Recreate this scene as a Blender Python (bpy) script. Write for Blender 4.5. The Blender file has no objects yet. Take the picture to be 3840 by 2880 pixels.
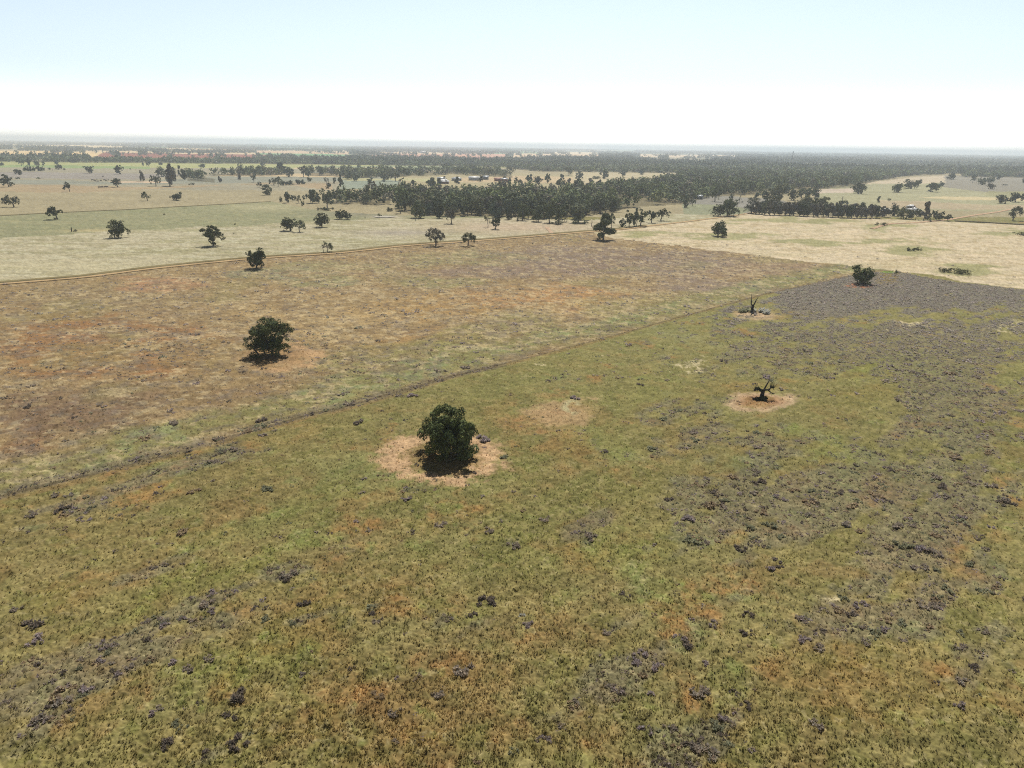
import bpy, math, numpy as np
from mathutils import Vector, Matrix
R_ = math.radians
# ------------------------------------------------------------------ camera, sky, sun, exposure
SC = bpy.context.scene
F_PX, CAM_H, ROLL = 2622.0, 50.0, R_(0.85)
PITCH = math.atan((1440 - 546.0) / F_PX)
AX_H, AX_V = np.array([1., 0, 0]), np.array([0, math.sin(PITCH), math.cos(PITCH)])
AX_F = np.array([0, math.cos(PITCH), -math.sin(PITCH)])
AX_X = math.cos(ROLL) * AX_H + math.sin(ROLL) * AX_V
AX_Y = math.cos(ROLL) * AX_V - math.sin(ROLL) * AX_H
CAM = np.array([0., 0., CAM_H])
cd = bpy.data.cameras.new("camera"); cam = bpy.data.objects.new("camera", cd)
SC.collection.objects.link(cam); SC.camera = cam
cd.sensor_width = 36; cd.lens = 36 * F_PX / 3840; cd.clip_start = 0.5; cd.clip_end = 120000
cam.matrix_world = Matrix(((AX_X[0], AX_Y[0], -AX_F[0], 0), (AX_X[1], AX_Y[1], -AX_F[1], 0),
                           (AX_X[2], AX_Y[2], -AX_F[2], CAM_H), (0, 0, 0, 1)))
SUN_EL, SUN_AZ = R_(54), R_(8)
W = bpy.data.worlds.new("World"); SC.world = W; W.use_nodes = True
nt = W.node_tree; nt.nodes.clear()
sky = nt.nodes.new("ShaderNodeTexSky"); sky.sky_type = 'NISHITA'; sky.sun_disc = False
sky.sun_elevation = SUN_EL; sky.sun_rotation = SUN_AZ; sky.altitude = 200
sky.air_density = 1.0; sky.dust_density = 0.35; sky.ozone_density = 1.8
bg = nt.nodes.new("ShaderNodeBackground"); bg.inputs[1].default_value = 0.132
wo = nt.nodes.new("ShaderNodeOutputWorld")
hsv = nt.nodes.new("ShaderNodeHueSaturation"); hsv.inputs["Saturation"].default_value = .52
nt.links.new(sky.outputs[0], hsv.inputs["Color"]); tcw = nt.nodes.new("ShaderNodeTexCoord"); sxyz = nt.nodes.new("ShaderNodeSeparateXYZ"); mrw = nt.nodes.new("ShaderNodeMapRange"); mrw.interpolation_type = 'SMOOTHSTEP'
mrw.inputs[1].default_value = .19; mrw.inputs[2].default_value = .45; mrw.inputs[3].default_value = 1.0; mrw.inputs[4].default_value = .16    # unseen upper sky scaled down to deepen the shade, low band kept bright
nt.links.new(tcw.outputs["Generated"], sxyz.inputs[0]); nt.links.new(sxyz.outputs[2], mrw.inputs[0])
vmw = nt.nodes.new("ShaderNodeVectorMath"); vmw.operation = 'SCALE'; vcw = nt.nodes.new("ShaderNodeVectorMath"); vcw.operation = 'MULTIPLY'; vcw.inputs[1].default_value = (.96, 1.0, 1.07); nt.links.new(hsv.outputs[0], vcw.inputs[0]); nt.links.new(vcw.outputs[0], vmw.inputs[0]); nt.links.new(mrw.outputs[0], vmw.inputs["Scale"])
mrh = nt.nodes.new("ShaderNodeMapRange"); mrh.interpolation_type = 'SMOOTHSTEP'; mrh.inputs[1].default_value = 0.0; mrh.inputs[2].default_value = .09; mrh.inputs[3].default_value = 1.45; mrh.inputs[4].default_value = 1.0   # sky scaled brighter along the horizon, an added haze glow
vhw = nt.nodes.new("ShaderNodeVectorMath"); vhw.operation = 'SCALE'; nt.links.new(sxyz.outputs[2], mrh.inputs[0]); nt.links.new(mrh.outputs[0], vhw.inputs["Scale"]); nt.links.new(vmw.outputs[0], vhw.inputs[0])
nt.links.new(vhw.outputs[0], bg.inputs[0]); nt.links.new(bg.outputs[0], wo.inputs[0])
sl = bpy.data.lights.new("sun", 'SUN'); sl.energy = 5.0; sl.angle = R_(0.53); sl.color = (1.0, 0.955, 0.88)
so = bpy.data.objects.new("sun", sl); SC.collection.objects.link(so)
so.rotation_euler = Vector((-math.sin(SUN_AZ) * math.cos(SUN_EL), -math.cos(SUN_AZ) * math.cos(SUN_EL), -math.sin(SUN_EL))).to_track_quat('-Z', 'Y').to_euler()
so.location = (0, 0, 400)
SC.view_settings.view_transform = 'Standard'; SC.view_settings.look = 'None'
SC.view_settings.exposure = 0.0; SC.view_settings.gamma = 1
SC.cycles.max_bounces = 4; SC.cycles.diffuse_bounces = 2; SC.cycles.glossy_bounces = 1
SC.cycles.transmission_bounces = 2; SC.cycles.volume_bounces = 1; SC.cycles.transparent_max_bounces = 4
SC.cycles.caustics_reflective = False; SC.cycles.caustics_refractive = False
SC.cycles.use_denoising = False
SC.cycles.pixel_filter_type = 'BLACKMAN_HARRIS'; SC.cycles.filter_width = 1.05
SC.cycles.sample_clamp_indirect = 3.0
COL = SC.collection

# ------------------------------------------------------------------ image projection helpers (photo pixel <-> ground point)
def hz(x): return 519.5 + 0.01484 * np.asarray(x, float)          # horizon row (3840 wide)
def gp(px, py):
    """ground point seen at photo pixel; scalar or array"""
    px = np.asarray(px, float); py = np.asarray(py, float)
    d = AX_F * F_PX + (px[..., None] - 1920) * AX_X + (1440 - py[..., None]) * AX_Y
    t = CAM_H / np.maximum(-d[..., 2], 1e-3)
    p = CAM + d * t[..., None]
    return p[..., 0], p[..., 1]
def to_px(x, y, z=0.0):
    d0, d1, d2 = x - CAM[0], y - CAM[1], z - CAM[2]
    den = d1 * AX_F[1] + d2 * AX_F[2]
    ok = den > 5
    den = np.where(ok, den, 5)
    px = 1920 + F_PX * (d0 * AX_X[0] + d1 * AX_X[1] + d2 * AX_X[2]) / den
    py = 1440 - F_PX * (d0 * AX_Y[0] + d1 * AX_Y[1] + d2 * AX_Y[2]) / den
    return np.where(ok, px, -9e4), np.where(ok, py, 9e4)
def height_at(px, py_base, py_top):
    x, y = gp(px, py_base); r = math.hypot(x, y)
    d = AX_F * F_PX + (px - 1920) * AX_X + (1440 - py_top) * AX_Y
    t = r / math.hypot(d[0], d[1])
    return CAM_H + d[2] * t
def m_per_px(px, py):
    x, y = gp(px, py)
    return (y * AX_F[1] - CAM_H * AX_F[2]) / F_PX

# ------------------------------------------------------------------ noise
def _h(ix, iy, s):
    ix = ix.astype(np.int64).astype(np.uint32); iy = iy.astype(np.int64).astype(np.uint32)
    n = ix * np.uint32(374761393) + iy * np.uint32(668265263) + np.uint32((s * 974634777 + 1013904223) & 0xffffffff)
    n = (n ^ (n >> np.uint32(13))) * np.uint32(1274126177)
    n = (n ^ (n >> np.uint32(16))) * np.uint32(2246822519)
    n = n ^ (n >> np.uint32(15))
    return (n & np.uint32(0xffffff)).astype(np.float32) / np.float32(16777215)
def vn(x, y, s=0):
    fx, fy = np.floor(x), np.floor(y)
    u = (x - fx).astype(np.float32); v = (y - fy).astype(np.float32)
    u = u * u * (3 - 2 * u); v = v * v * (3 - 2 * v)
    a, b = _h(fx, fy, s), _h(fx + 1, fy, s); c, d = _h(fx, fy + 1, s), _h(fx + 1, fy + 1, s)
    return (a + (b - a) * u) * (1 - v) + (c + (d - c) * u) * v
def fbm(x, y, s=0, o=4, g=0.5):
    t = 0; a = 1.; n = 0.
    ca, sa = math.cos(0.6), math.sin(0.6)
    for i in range(o):
        t = t + a * vn(x + 13.7 * i, y - 7.1 * i, s + i * 17); n += a; a *= g
        x, y = (x * ca - y * sa) * 2.03, (x * sa + y * ca) * 2.03
    return t / n
def ss(a, b, x):
    t = np.clip((x - a) / (b - a), 0, 1); return t * t * (3 - 2 * t)
def lin(c):
    c = np.asarray(c, float) / 255.
    return np.where(c <= 0.04045, c / 12.92, ((c + 0.055) / 1.055) ** 2.4)
GAIN = 1.3
def alb(*c): return np.minimum(lin(c) / GAIN, 0.8).astype(np.float32)

# ------------------------------------------------------------------ paddock outlines and colours, laid out in image pixels
TRACK = np.array([(-600, 1118), (0, 1062), (289, 1040), (579, 1003), (926, 969), (1280, 946), (1511, 920), (1743, 904), (1920, 891),
                  (2076, 878), (2227, 866), (2354, 856), (2435, 845), (2560, 831), (2705, 813), (2806, 799), (2860, 790)], float)
DIAG = np.array([(-700, 2030), (0, 1862), (318, 1785), (608, 1710), (868, 1641), (1157, 1554), (1280, 1530), (1685, 1412), (2032, 1328), (2379, 1236),
                 (2560, 1184), (2872, 1100), (3167, 1036), (3240, 1020)], float)
FB = np.array([(2227, 868), (2305, 893), (2420, 908), (2560, 926), (2849, 958), (3139, 992), (3358, 1018), (3601, 1044), (3840, 1073), (4600, 1150)], float)
CN = np.array([(-900, 915), (0, 894), (405, 865), (640, 857), (1016, 839), (1280, 824), (1560, 815), (1900, 815), (2200, 822), (2500, 800)], float)
DN = np.array([(-900, 820), (0, 807), (231, 795), (463, 785), (640, 775), (886, 762), (1016, 754), (1161, 782), (1280, 795), (1400, 800), (1560, 808), (1900, 812)], float)
dx, dy = (gp(2379, 1236)[0] - gp(318, 1785)[0]), (gp(2379, 1236)[1] - gp(318, 1785)[1])
ROWDIR = math.atan2(dy, dx)
def poly(px, py, P):
    P = np.asarray(P, float); ins = np.zeros(px.shape, bool); n = len(P)
    x0, x1, y0, y1 = P[:, 0].min(), P[:, 0].max(), P[:, 1].min(), P[:, 1].max()
    idx = np.nonzero((px >= x0) & (px <= x1) & (py >= y0) & (py <= y1))[0]
    if not len(idx): return ins
    qx, qy = px[idx], py[idx]; r = np.zeros(len(idx), bool)
    for i in range(n):
        ax, ay = P[i]; bx, by = P[(i + 1) % n]
        if ay == by: continue
        c = ((ay > qy) != (by > qy)) & (qx < (bx - ax) * (qy - ay) / (by - ay) + ax); r ^= c
    ins[idx] = r; return ins
def HP(*pts): return [(x, float(hz(x)) + d) for x, d in pts]        # polygon given as (x, rows under the horizon)
def blob(px, py, x, y, sx, sy, a=0.0):
    ca, sa = math.cos(R_(a)), math.sin(R_(a))
    u = ((px - x) * ca - (py - y) * sa) / sx; v = ((px - x) * sa + (py - y) * ca) / sy
    return np.exp(-np.minimum(u * u + v * v, 40)).astype(np.float32)

FAR_FIELDS = [  # (polygon, colour) far paddocks in painting order
    (HP((-900, 84), (-900, 200), (1300, 175), (1300, 84)), (166, 158, 132)),
    (HP((-900, 86), (-900, 100), (700, 100), (1900, 80), (1900, 74), (640, 82)), (178, 178, 118)),
    (HP((-900, 98), (-900, 110), (560, 106), (560, 96)), (150, 166, 108)),
    (HP((-900, 124), (-900, 146), (500, 146), (700, 124)), (158, 150, 138)),
    (HP((-900, 152), (-900, 170), (250, 168), (600, 162), (900, 150), (1250, 140), (1560, 120), (1560, 96), (1200, 104), (800, 132), (500, 152)), (152, 152, 134)),
    (HP((-900, 172), (-900, 200), (300, 196), (640, 176), (1000, 150), (1100, 158), (1250, 175), (1250, 148), (900, 158), (500, 172)), (176, 156, 122)),
    (HP((400, 152), (430, 157), (640, 156), (620, 151), (480, 149)), (210, 186, 156)),
    (HP((808, 126), (900, 128), (1270, 124), (1600, 120), (1600, 104), (1100, 112), (860, 116)), (206, 184, 144)),
    (HP((1180, 84), (1180, 100), (1800, 92), (1800, 76)), (160, 168, 128)),
    (HP((1100, 92), (1100, 98), (1500, 92), (1500, 86)), (205, 182, 140)),
    (HP((1500, 100), (1500, 150), (1700, 175), (2300, 172), (2400, 110), (1900, 98)), (180, 168, 130)),
    (HP((1280, 134), (1280, 170), (1480, 164), (1500, 138), (1420, 130)), (150, 158, 138)),
    (HP((1280, 128), (1280, 136), (1500, 134), (1640, 140), (1640, 126)), (186, 180, 134)),
    (HP((1720, 120), (1720, 135), (2300, 134), (2300, 112), (1900, 112)), (200, 178, 140)),
    (HP((2150, 90), (2150, 132), (2320, 144), (2480, 134), (2560, 104), (2560, 90)), (196, 182, 146)),
    (HP((2560, 180), (2560, 225), (2780, 250), (2860, 222), (2960, 190), (2860, 178), (2700, 172)), (150, 146, 134)),
    (HP((2560, 205), (2560, 260), (2780, 240), (2830, 222), (2700, 205)), (150, 152, 120)),
    (HP((3060, 140), (3060, 200), (3300, 215), (4400, 215), (4400, 95), (3700, 82), (3300, 108)), (172, 168, 132)),
    (HP((3060, 143), (3060, 158), (3200, 152), (3200, 136)), (205, 188, 166)),
    (HP((3230, 118), (3230, 122), (3600, 112), (3600, 84), (3440, 92)), (206, 190, 160)),
    (HP((3540, 85), (3540, 128), (3700, 145), (4500, 150), (4500, 84)), (152, 146, 130)),
    (HP((3700, 142), (3700, 160), (4500, 165), (4500, 135)), (162, 158, 118)),
    (HP((3450, 165), (3600, 175), (4500, 182), (4500, 170), (3700, 162)), (208, 192, 150)),
    (HP((3300, 178), (3300, 212), (4500, 205), (4500, 195), (3700, 192)), (186, 170, 138)),
    (HP((2880, 47), (2880, 62), (4600, 62), (4600, 47)), (150, 152, 140)),
    (HP((3300, 47), (3300, 56), (3420, 56), (3420, 47)), (166, 172, 130)),
    (HP((3540, 47), (3540, 60), (4600, 60), (4600, 47)), (166, 172, 128)),
    (HP((3150, 37), (3150, 43), (4600, 44), (4600, 36)), (232, 200, 158)),
    (HP((1925, 27), (1925, 43), (2230, 42), (2260, 27)), (226, 194, 150)),
    (HP((2400, 22), (2400, 34), (2760, 32), (2760, 22)), (226, 200, 160)),
    (HP((2080, 19), (2080, 27), (2240, 27), (2240, 19)), (236, 214, 172)),
    (HP((1370, 42), (1370, 54), (1850, 54), (1850, 42)), (158, 104, 84)),
    (HP((1370, 34), (1500, 42), (1900, 42), (1900, 30), (1650, 33)), (216, 164, 130)),
    (HP((960, 40), (960, 62), (1310, 60), (1330, 40)), (128, 168, 112)),
    (HP((960, 30), (960, 40), (1310, 40), (1310, 30)), (222, 186, 144)),
    (HP((380, 46), (300, 66), (960, 62), (1010, 46)), (158, 92, 70)),
    (HP((-900, 48), (-900, 72), (340, 70), (390, 46), (250, 44)), (232, 200, 142)),
    (HP((330, 66), (330, 78), (960, 74), (960, 62)), (150, 168, 112)),
    (HP((300, 26), (300, 46), (960, 46), (960, 26)), (226, 198, 152)),
    (HP((-900, 18), (-900, 34), (480, 32), (480, 19)), (236, 208, 150)),
]
WOODS = [  # (polygon of trunk positions, spacing m)
    (HP((1482, 249), (1569, 262), (1708, 263), (1920, 262), (1984, 272), (2180, 270), (2209, 247), (2282, 246), (2354, 222), (2499, 211), (2560, 207),
        (2603, 196), (2647, 178), (2777, 172), (2936, 160), (3052, 144), (3200, 134), (3330, 98), (3431, 88), (3547, 80), (3547, 72), (3200, 64),
        (2900, 66), (2560, 62), (2540, 92), (2480, 134), (2330, 145), (2250, 168), (2100, 176), (1900, 172), (1640, 196), (1500, 186)), 10.5),
    (HP((1940, 60), (2300, 58), (2560, 57), (2720, 58), (2900, 64), (2900, 78), (2560, 92), (2180, 92), (2000, 92), (1920, 84)), 13),
    (HP((1240, 198), (1280, 222), (1460, 224), (1470, 200), (1360, 192)), 11),
    (HP((704, 132), (704, 148), (806, 152), (806, 138), (760, 132)), 10),
    (HP((790, 120), (800, 127), (900, 125), (1040, 120), (1100, 119), (1100, 112), (900, 116)), 11),
    (HP((1160, 110), (1160, 122), (1280, 122), (1320, 130), (1420, 122), (1520, 120), (1520, 104), (1400, 104), (1280, 106)), 11),
    (HP((1520, 104), (1520, 116), (1640, 114), (1700, 106), (1920, 118), (1920, 96), (1700, 94)), 13),
    (HP((-600, 78), (-600, 87), (300, 85), (640, 82), (960, 80), (1280, 79), (1280, 70), (960, 70), (640, 73), (300, 77)), 13),
    (HP((1280, 66), (1280, 79), (1700, 78), (1920, 80), (1920, 64), (1750, 67), (1500, 68)), 16),
    (HP((2880, 43), (2880, 48), (4500, 48), (4500, 43)), 18),
    (HP((3617, 82), (3617, 90), (4300, 86), (4300, 78)), 12),
]
CLEAR = [HP((2050, 150), (2120, 162), (2250, 150), (2200, 140)), HP((1700, 196), (1760, 204), (1850, 198), (1780, 190)), HP((2380, 118), (2500, 126), (2560, 118), (2460, 110)), HP((2040, 60), (2120, 63), (2200, 60), (2120, 57)), HP((2650, 92), (2700, 98), (2760, 92), (2700, 88)),
         HP((1600, 118), (1600, 175), (1720, 176), (1930, 160), (1980, 130), (1930, 112), (1700, 112)),
         HP((1500, 134), (1640, 132), (1640, 180), (1500, 180)),
         HP((2575, 105), (2575, 112), (2620, 112), (2620, 105))]

def ground(x, y, fine=True):
    """albedo, shrub density and roughness of the ground at world x, y"""
    x = np.asarray(x, np.float64); y = np.asarray(y, np.float64)
    px, py = to_px(x, y)  # ground points projected to image pixels; paddocks and patches are painted there
    n = len(x)
    w1 = fbm(x / 22, y / 22, 3, 4) - 0.5; w2 = fbm(x / 22, y / 22, 41, 4) - 0.5
    sc = np.clip((py - hz(px)) / 500, 0.0, 2.5)
    wx, wy = px + w1 * 160 * sc, py + w2 * 70 * sc
    C = np.empty((n, 3), np.float32); C[:] = alb(136, 127, 80)
    dens = np.zeros(n, np.float32)
    def mix(m, c, k=1.0):
        nonlocal C
        m = (np.clip(m, 0, 1) * k)[:, None].astype(np.float32); C += (alb(*c) - C) * m
    ca, sa = math.cos(ROWDIR), math.sin(ROWDIR)
    ru, rv = x * ca + y * sa, -x * sa + y * ca                      # along / across the old plough rows
    N1 = fbm(x / 34, y / 34, 5, 5); N2 = fbm(x / 9, y / 9, 9, 4); N3 = fbm(x / 2.6, y / 2.6, 12, 3); N4 = fbm(x / 60, y / 60, 77, 4)
    NR = fbm(ru / 14, rv / 3.2, 15, 4); N5 = fbm(x / 4.5, y / 4.5, 22, 4)
    diag = np.interp(px, DIAG[:, 0], DIAG[:, 1]); trk = np.interp(px, TRACK[:, 0], TRACK[:, 1])
    fb = np.interp(px, FB[:, 0], FB[:, 1]); cn = np.interp(px, CN[:, 0], CN[:, 1]); dn = np.interp(px, DN[:, 0], DN[:, 1])
    dist = np.hypot(x, y)
    up = ss(1900, 1100, py)                                          # only the drier, paler grass of the far end of this paddock
    # --- paddock A (front)
    A = (py > diag) & ((py > fb + 6 * sc + w2 * 20) | (px < 3140)) | (py > 1900)
    iA = A | (px < -8e4)
    N6 = fbm(x / 1.1, y / 1.1, 122, 3, .6)
    mix(ss(0.46, 0.66, N1), (122, 124, 70), 0.5)
    mix(ss(0.46, 0.66, N2), (144, 136, 92), 0.4)
    mix(ss(0.45, 0.62, N4 * 0.5 + NR * 0.5), (138, 118, 78), 0.45)
    mix(ss(0.52, 0.66, N5), (148, 120, 78), 0.4)
    mix(ss(0.50, 0.66, N3), (112, 116, 60), 0.4)
    mix(ss(0.52, 0.68, N6), (158, 146, 98), 0.4)
    mix(ss(0.50, 0.34, N6), (102, 98, 58), 0.4)
    mix(up, (150, 146, 92), 0.45)
    for (bx, by, sx, sy, a, c, k) in [
        (1600, 2650, 520, 200, 10, (160, 108, 68), .75), (1050, 2350, 330, 110, 20, (150, 118, 66), .5), (1350, 2250, 200, 130, 0, (150, 112, 66), .5),
        (3350, 2550, 600, 260, -10, (150, 112, 60), .6), (250, 2700, 230, 110, 30, (158, 108, 72), .75), (3500, 2150, 430, 150, -10, (142, 110, 72), .7),
        (120, 2280, 260, 120, 10, (150, 112, 56), .6), (3000, 2000, 420, 130, -20, (132, 116, 84), .6), (600, 2000, 260, 60, 15, (150, 122, 76), .5),
        (2130, 1560, 200, 62, 0, (196, 146, 108), .85), (1900, 1530, 130, 50, 10, (176, 124, 80), .7), (2100, 1680, 120, 70, 0, (168, 120, 72), .6),
        (1560, 1980, 200, 60, 0, (160, 118, 74), .6), (2000, 2430, 220, 60, 0, (156, 116, 74), .5), (1800, 1900, 220, 70, 0, (150, 124, 74), .5),
        (2840, 1420, 170, 40, 0, (160, 128, 66), .7), (2980, 1180, 260, 30, 0, (160, 130, 74), .6), (2830, 1180, 110, 20, 0, (190, 150, 112), .9),
        (1150, 1650, 200, 40, 15, (166, 128, 80), .6), (700, 1850, 200, 40, 15, (156, 124, 76), .6), (3300, 1480, 260, 40, 0, (146, 132, 64), .7),
        (3300, 1850, 150, 60, 0, (156, 112, 64), .6), (2050, 2050, 150, 60, 0, (156, 118, 70), .4)]:
        mix(ss(0.2, 0.9, blob(wx, wy, bx, by, sx, sy, a) * .8 + (N2 - 0.5) * 0.7 + (N5 - .5) * .8 + (N6 - .5) * .6), c, k * .32)
    for (bx, by, sx, sy, a, c, k) in [
        (700, 2200, 420, 90, 20, (120, 130, 62), .7), (1000, 1950, 500, 80, 15, (128, 134, 76), .7), (2350, 2100, 300, 120, 10, (124, 134, 72), .7),
        (2750, 1750, 200, 50, -10, (122, 138, 92), .7), (3100, 1700, 300, 100, -20, (134, 142, 78), .7), (3400, 1380, 420, 80, 0, (138, 142, 66), .8),
        (2500, 1480, 300, 90, 0, (134, 136, 76), .6), (2450, 1250, 420, 40, -14, (150, 152, 108), .6), (1300, 1780, 200, 60, 0, (138, 146, 92), .6),
        (950, 2500, 300, 100, 20, (112, 126, 54), .6), (450, 2330, 200, 50, 20, (118, 130, 58), .6), (2250, 1650, 200, 60, 0, (134, 142, 80), .6)]:
        mix(ss(0.2, 0.9, blob(wx, wy, bx, by, sx, sy, a) * .8 + (N2 - 0.5) * 0.7 + (N3 - .5) * .7 + (N6 - .5) * .6), c, k * .6)
    # bare rings about the trees
    vx, vy = px + w1 * 34 * sc, py + w2 * 16 * sc
    def ring(cx, cy, rx, ry, c, k, w=.28):
        q = np.hypot((vx - cx) / rx, (vy - cy) / ry)
        mix(ss(w * 1.5, w * .1, np.abs(q - 1) + (N3 - .5) * .5 + (N6 - .5) * .7), c, k)
        return q
    q = np.hypot((vx - 1648) / 198, (vy - 1716) / 76); mix(ss(1.35, .7, q + (N3 - .5) * .8), (152, 124, 86), .6); ring(1648, 1716, 198, 74, (208, 174, 136), .85, .27)
    q = ring(2868, 1497, 92, 27, (206, 178, 144), .8, .42); mix(ss(1.3, .5, q + (N3 - .5) * .4), (170, 122, 86), .65)
    q = np.hypot((vx - 2830) / 78, (vy - 1182) / 17); mix(ss(1.3, .4, q + (N3 - .5) * .7 + (N6 - .5) * .5), (208, 180, 146), .75)
    q = np.hypot((vx - 2125) / 140, (vy - 1545) / 50); mix(ss(1.2, .5, q + (N5 - .5) * 1.3 + (N6 - .5) * .9), (196, 162, 124), .6)
    mix(ss(.5, .68, N3) * ss(.9, .4, np.hypot((vx - 2150) / 50, (vy - 1525) / 40)), (190, 182, 140), .9)
    # dry grey herbage between the shrubs
    S = np.zeros(n, np.float32)
    for (bx, by, sx, sy, a, k) in [
        (2850, 1900, 560, 230, 0, .75), (3400, 1850, 420, 260, 0, .7), (2300, 1950, 300, 110, 15, .45), (2700, 1620, 420, 90, -5, .6), (3350, 2300, 500, 120, -8, .5), (60, 2600, 300, 240, 20, .5), (3450, 2050, 420, 190, -20, .8), (3600, 1450, 330, 120, -20, .85), (3250, 1280, 760, 110, 0, .75), (3700, 1620, 260, 200, 0, .7), (3500, 1300, 500, 120, 0, .85),
        (2620, 1500, 260, 60, 0, .5), (2450, 1700, 220, 110, 20, .35), (2300, 2520, 230, 110, 40, .8), (2560, 2780, 330, 160, 30, .6), (2150, 2680, 190, 70, 38, .6),
        (350, 2500, 420, 90, 20, .7), (120, 2750, 260, 130, 20, .5), (850, 2230, 420, 60, 22, .5), (450, 2180, 300, 40, 22, .4), (1900, 2080, 220, 45, 10, .45),
        (1130, 2340, 180, 40, 15, .5), (640, 1800, 560, 35, 18, .55), (1250, 2330, 160, 60, 10, .35), (3050, 2320, 260, 80, 0, .4), (3700, 2480, 200, 130, 0, .5),
        (900, 2780, 200, 60, 30, .35), (3800, 1800, 180, 170, 0, .5), (3000, 1350, 260, 60, -10, .45), (1500, 2350, 200, 60, 0, .3), (2250, 1620, 200, 40, 20, .3)]:
        S = np.maximum(S, k * blob(wx, wy, bx, by, sx, sy, a))
    S = np.where(A, S, 0)
    purp = A & (px > 2700) & (py < 1420)
    P2 = ss(0.0, 1.0, 1 - (py - 1040 - (px < 3300) * (3300 - px) * .28) / 230) * ss(2750, 3050, px + w1 * 200) * A
    S = np.maximum(S, np.clip(P2, 0, 1) * 0.97)
    Sm = ss(0.20, 0.44, S * 0.72 + (NR - 0.5) * 0.85 + (N3 - .5) * .6 + (N2 - .5) * .3) * ss(.03, .2, S)
    Sm = np.maximum(Sm, ss(.25, .95, P2 * .9 + (N2 - .5) * 1.0 + (N3 - .5) * 1.0 + (NR - .5) * .9) * .75) * A
    mix(Sm, (124, 117, 104), 0.42)
    mix(Sm * ss(1300, 1120, py), (124, 120, 122), 0.5)
    dens = np.maximum(Sm * 0.95, 0.07 * A * ss(.35, .7, N2)).astype(np.float32)
    # straw tufts
    mix(ss(0.62, 0.72, N3 * .25 + fbm(x / .55, y / .55, 123, 3) * .75) * (py > diag), (186, 172, 128), 0.35)
    for (bx, by, sx, sy) in [(2560, 1365, 70, 14), (2650, 1390, 60, 10), (1995, 1382, 26, 6), (1745, 1600, 20, 6), (2180, 1330, 26, 4), (3430, 1200, 60, 16), (3200, 2240, 60, 14), (3760, 1220, 50, 12)]:
        bb = blob(wx, wy, bx, by, sx * 1.2, sy * 1.2); mix(ss(.40, .62, bb * .6 + (N6 - .5) * 1.3) * (bb > .12), (208, 194, 154), .75)
    # --- paddock B between the diagonal and the track
    B = (py <= diag) & (py > trk - 2) & ~((px > 2227) & (py < fb + w2 * 26)) & (px > -8e4)
    if B.any():
        def mb(m, c, k=1.): mix(np.where(B, m, 0), c, k)
        mb(np.ones(n), (154, 132, 94))
        for (bx, by, sx, sy, a, c, k) in [
            (2250, 980, 620, 62, 0, (138, 122, 108), .95), (2700, 1060, 350, 40, -6, (142, 126, 112), .9), (2950, 1010, 300, 30, 0, (150, 128, 104), .8),
            (1700, 965, 300, 30, 0, (146, 142, 100), .7), (1250, 1000, 300, 26, 0, (150, 146, 106), .7), (1900, 1010, 400, 28, 0, (140, 122, 106), .8),
            (2100, 1130, 460, 55, 0, (178, 138, 92), .9), (1550, 1160, 380, 60, 0, (170, 140, 92), .85), (1150, 1190, 400, 70, 0, (176, 152, 108), .75),
            (400, 1290, 480, 130, 0, (154, 116, 78), .9), (350, 1120, 360, 55, 0, (152, 136, 100), .6), (600, 1060, 200, 25, 0, (178, 136, 102), .7),
            (300, 1580, 420, 130, 12, (128, 106, 84), .95), (1000, 1480, 300, 90, 10, (140, 118, 86), .8), (60, 1700, 200, 60, 10, (140, 110, 80), .8),
            (1600, 1290, 260, 60, 0, (164, 132, 86), .7), (1250, 1060, 150, 22, 0, (134, 140, 98), .7), (820, 1330, 240, 50, 0, (150, 134, 92), .5),
            (1300, 1330, 150, 40, 0, (140, 138, 92), .6), (1800, 1250, 400, 50, 14, (138, 138, 88), .6), (2450, 1130, 260, 30, 10, (148, 144, 96), .7),
            (1650, 1060, 170, 22, 0, (132, 136, 92), .6), (1050, 1020, 200, 14, 0, (136, 142, 112), .6)]:
            mb(ss(0.2, 0.7, blob(wx, wy, bx, by, sx, sy, a) + (N2 - 0.5) * 0.6 + (N1 - .5) * .5), c, k)
        mb(ss(.52, .68, N5), (158, 138, 102), .6); mb(ss(.54, .68, N3), (124, 104, 80), .55); mb(ss(.58, .70, N1), (140, 136, 90), .4)
        g = ss(.15, .8, (1 - np.abs(py - diag + 38 * np.clip(sc, .3, 2)) / (52 * np.clip(sc, .35, 2))) + (N2 - .5) * .8)
        mb(g, (130, 132, 82), .7); mb(g * ss(.48, .66, N5), (134, 146, 102), .5)
        pale = blob(wx, wy, 2000, 1150, 600, 90) + blob(wx, wy, 1150, 1180, 450, 100) * .8 + blob(wx, wy, 2700, 1000, 500, 70) * .9 + blob(wx, wy, 1900, 1290, 220, 45) + .25
        NS = fbm(x / 5.5, y / 5.5, 61, 5, .6)
        NT = fbm(x / 1.7, y / 1.2, 62, 4, .6)
        mb(ss(.50, .60, NS * .45 + NT * .55 + .05 * np.clip(pale, 0, 1.3) - .035), (196, 178, 138), .55)
        mb(ss(.48, .36, fbm(x / 1.4, y / 1.4, 64, 3)), (122, 104, 76), .4)
        mb(ss(.56, .66, fbm(x / 2.2, y / 2.2, 91, 4, .6)) * ss(1000, 1300, py), (116, 108, 96), .4)
        mb(ss(.60, .68, fbm(x / 3.5, y / 3.5, 95, 4, .6)), (118, 110, 104), .3)
        C[B] *= 1.12
        q = np.hypot((vx - 1020) / 165, (vy - 1335) / 42); mb(ss(.42, .05, np.abs(q - 1) + (N3 - .5) * .9) * ss(860, 1100, px), (200, 164, 122), .75)
        mb(ss(1.1, .5, q + (N3 - .5) * .6), (168, 134, 94), .6)
        dens = np.where(B, .16 * ss(.45, .6, N2) * ss(1050, 1300, py) + .04, dens).astype(np.float32)
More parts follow.
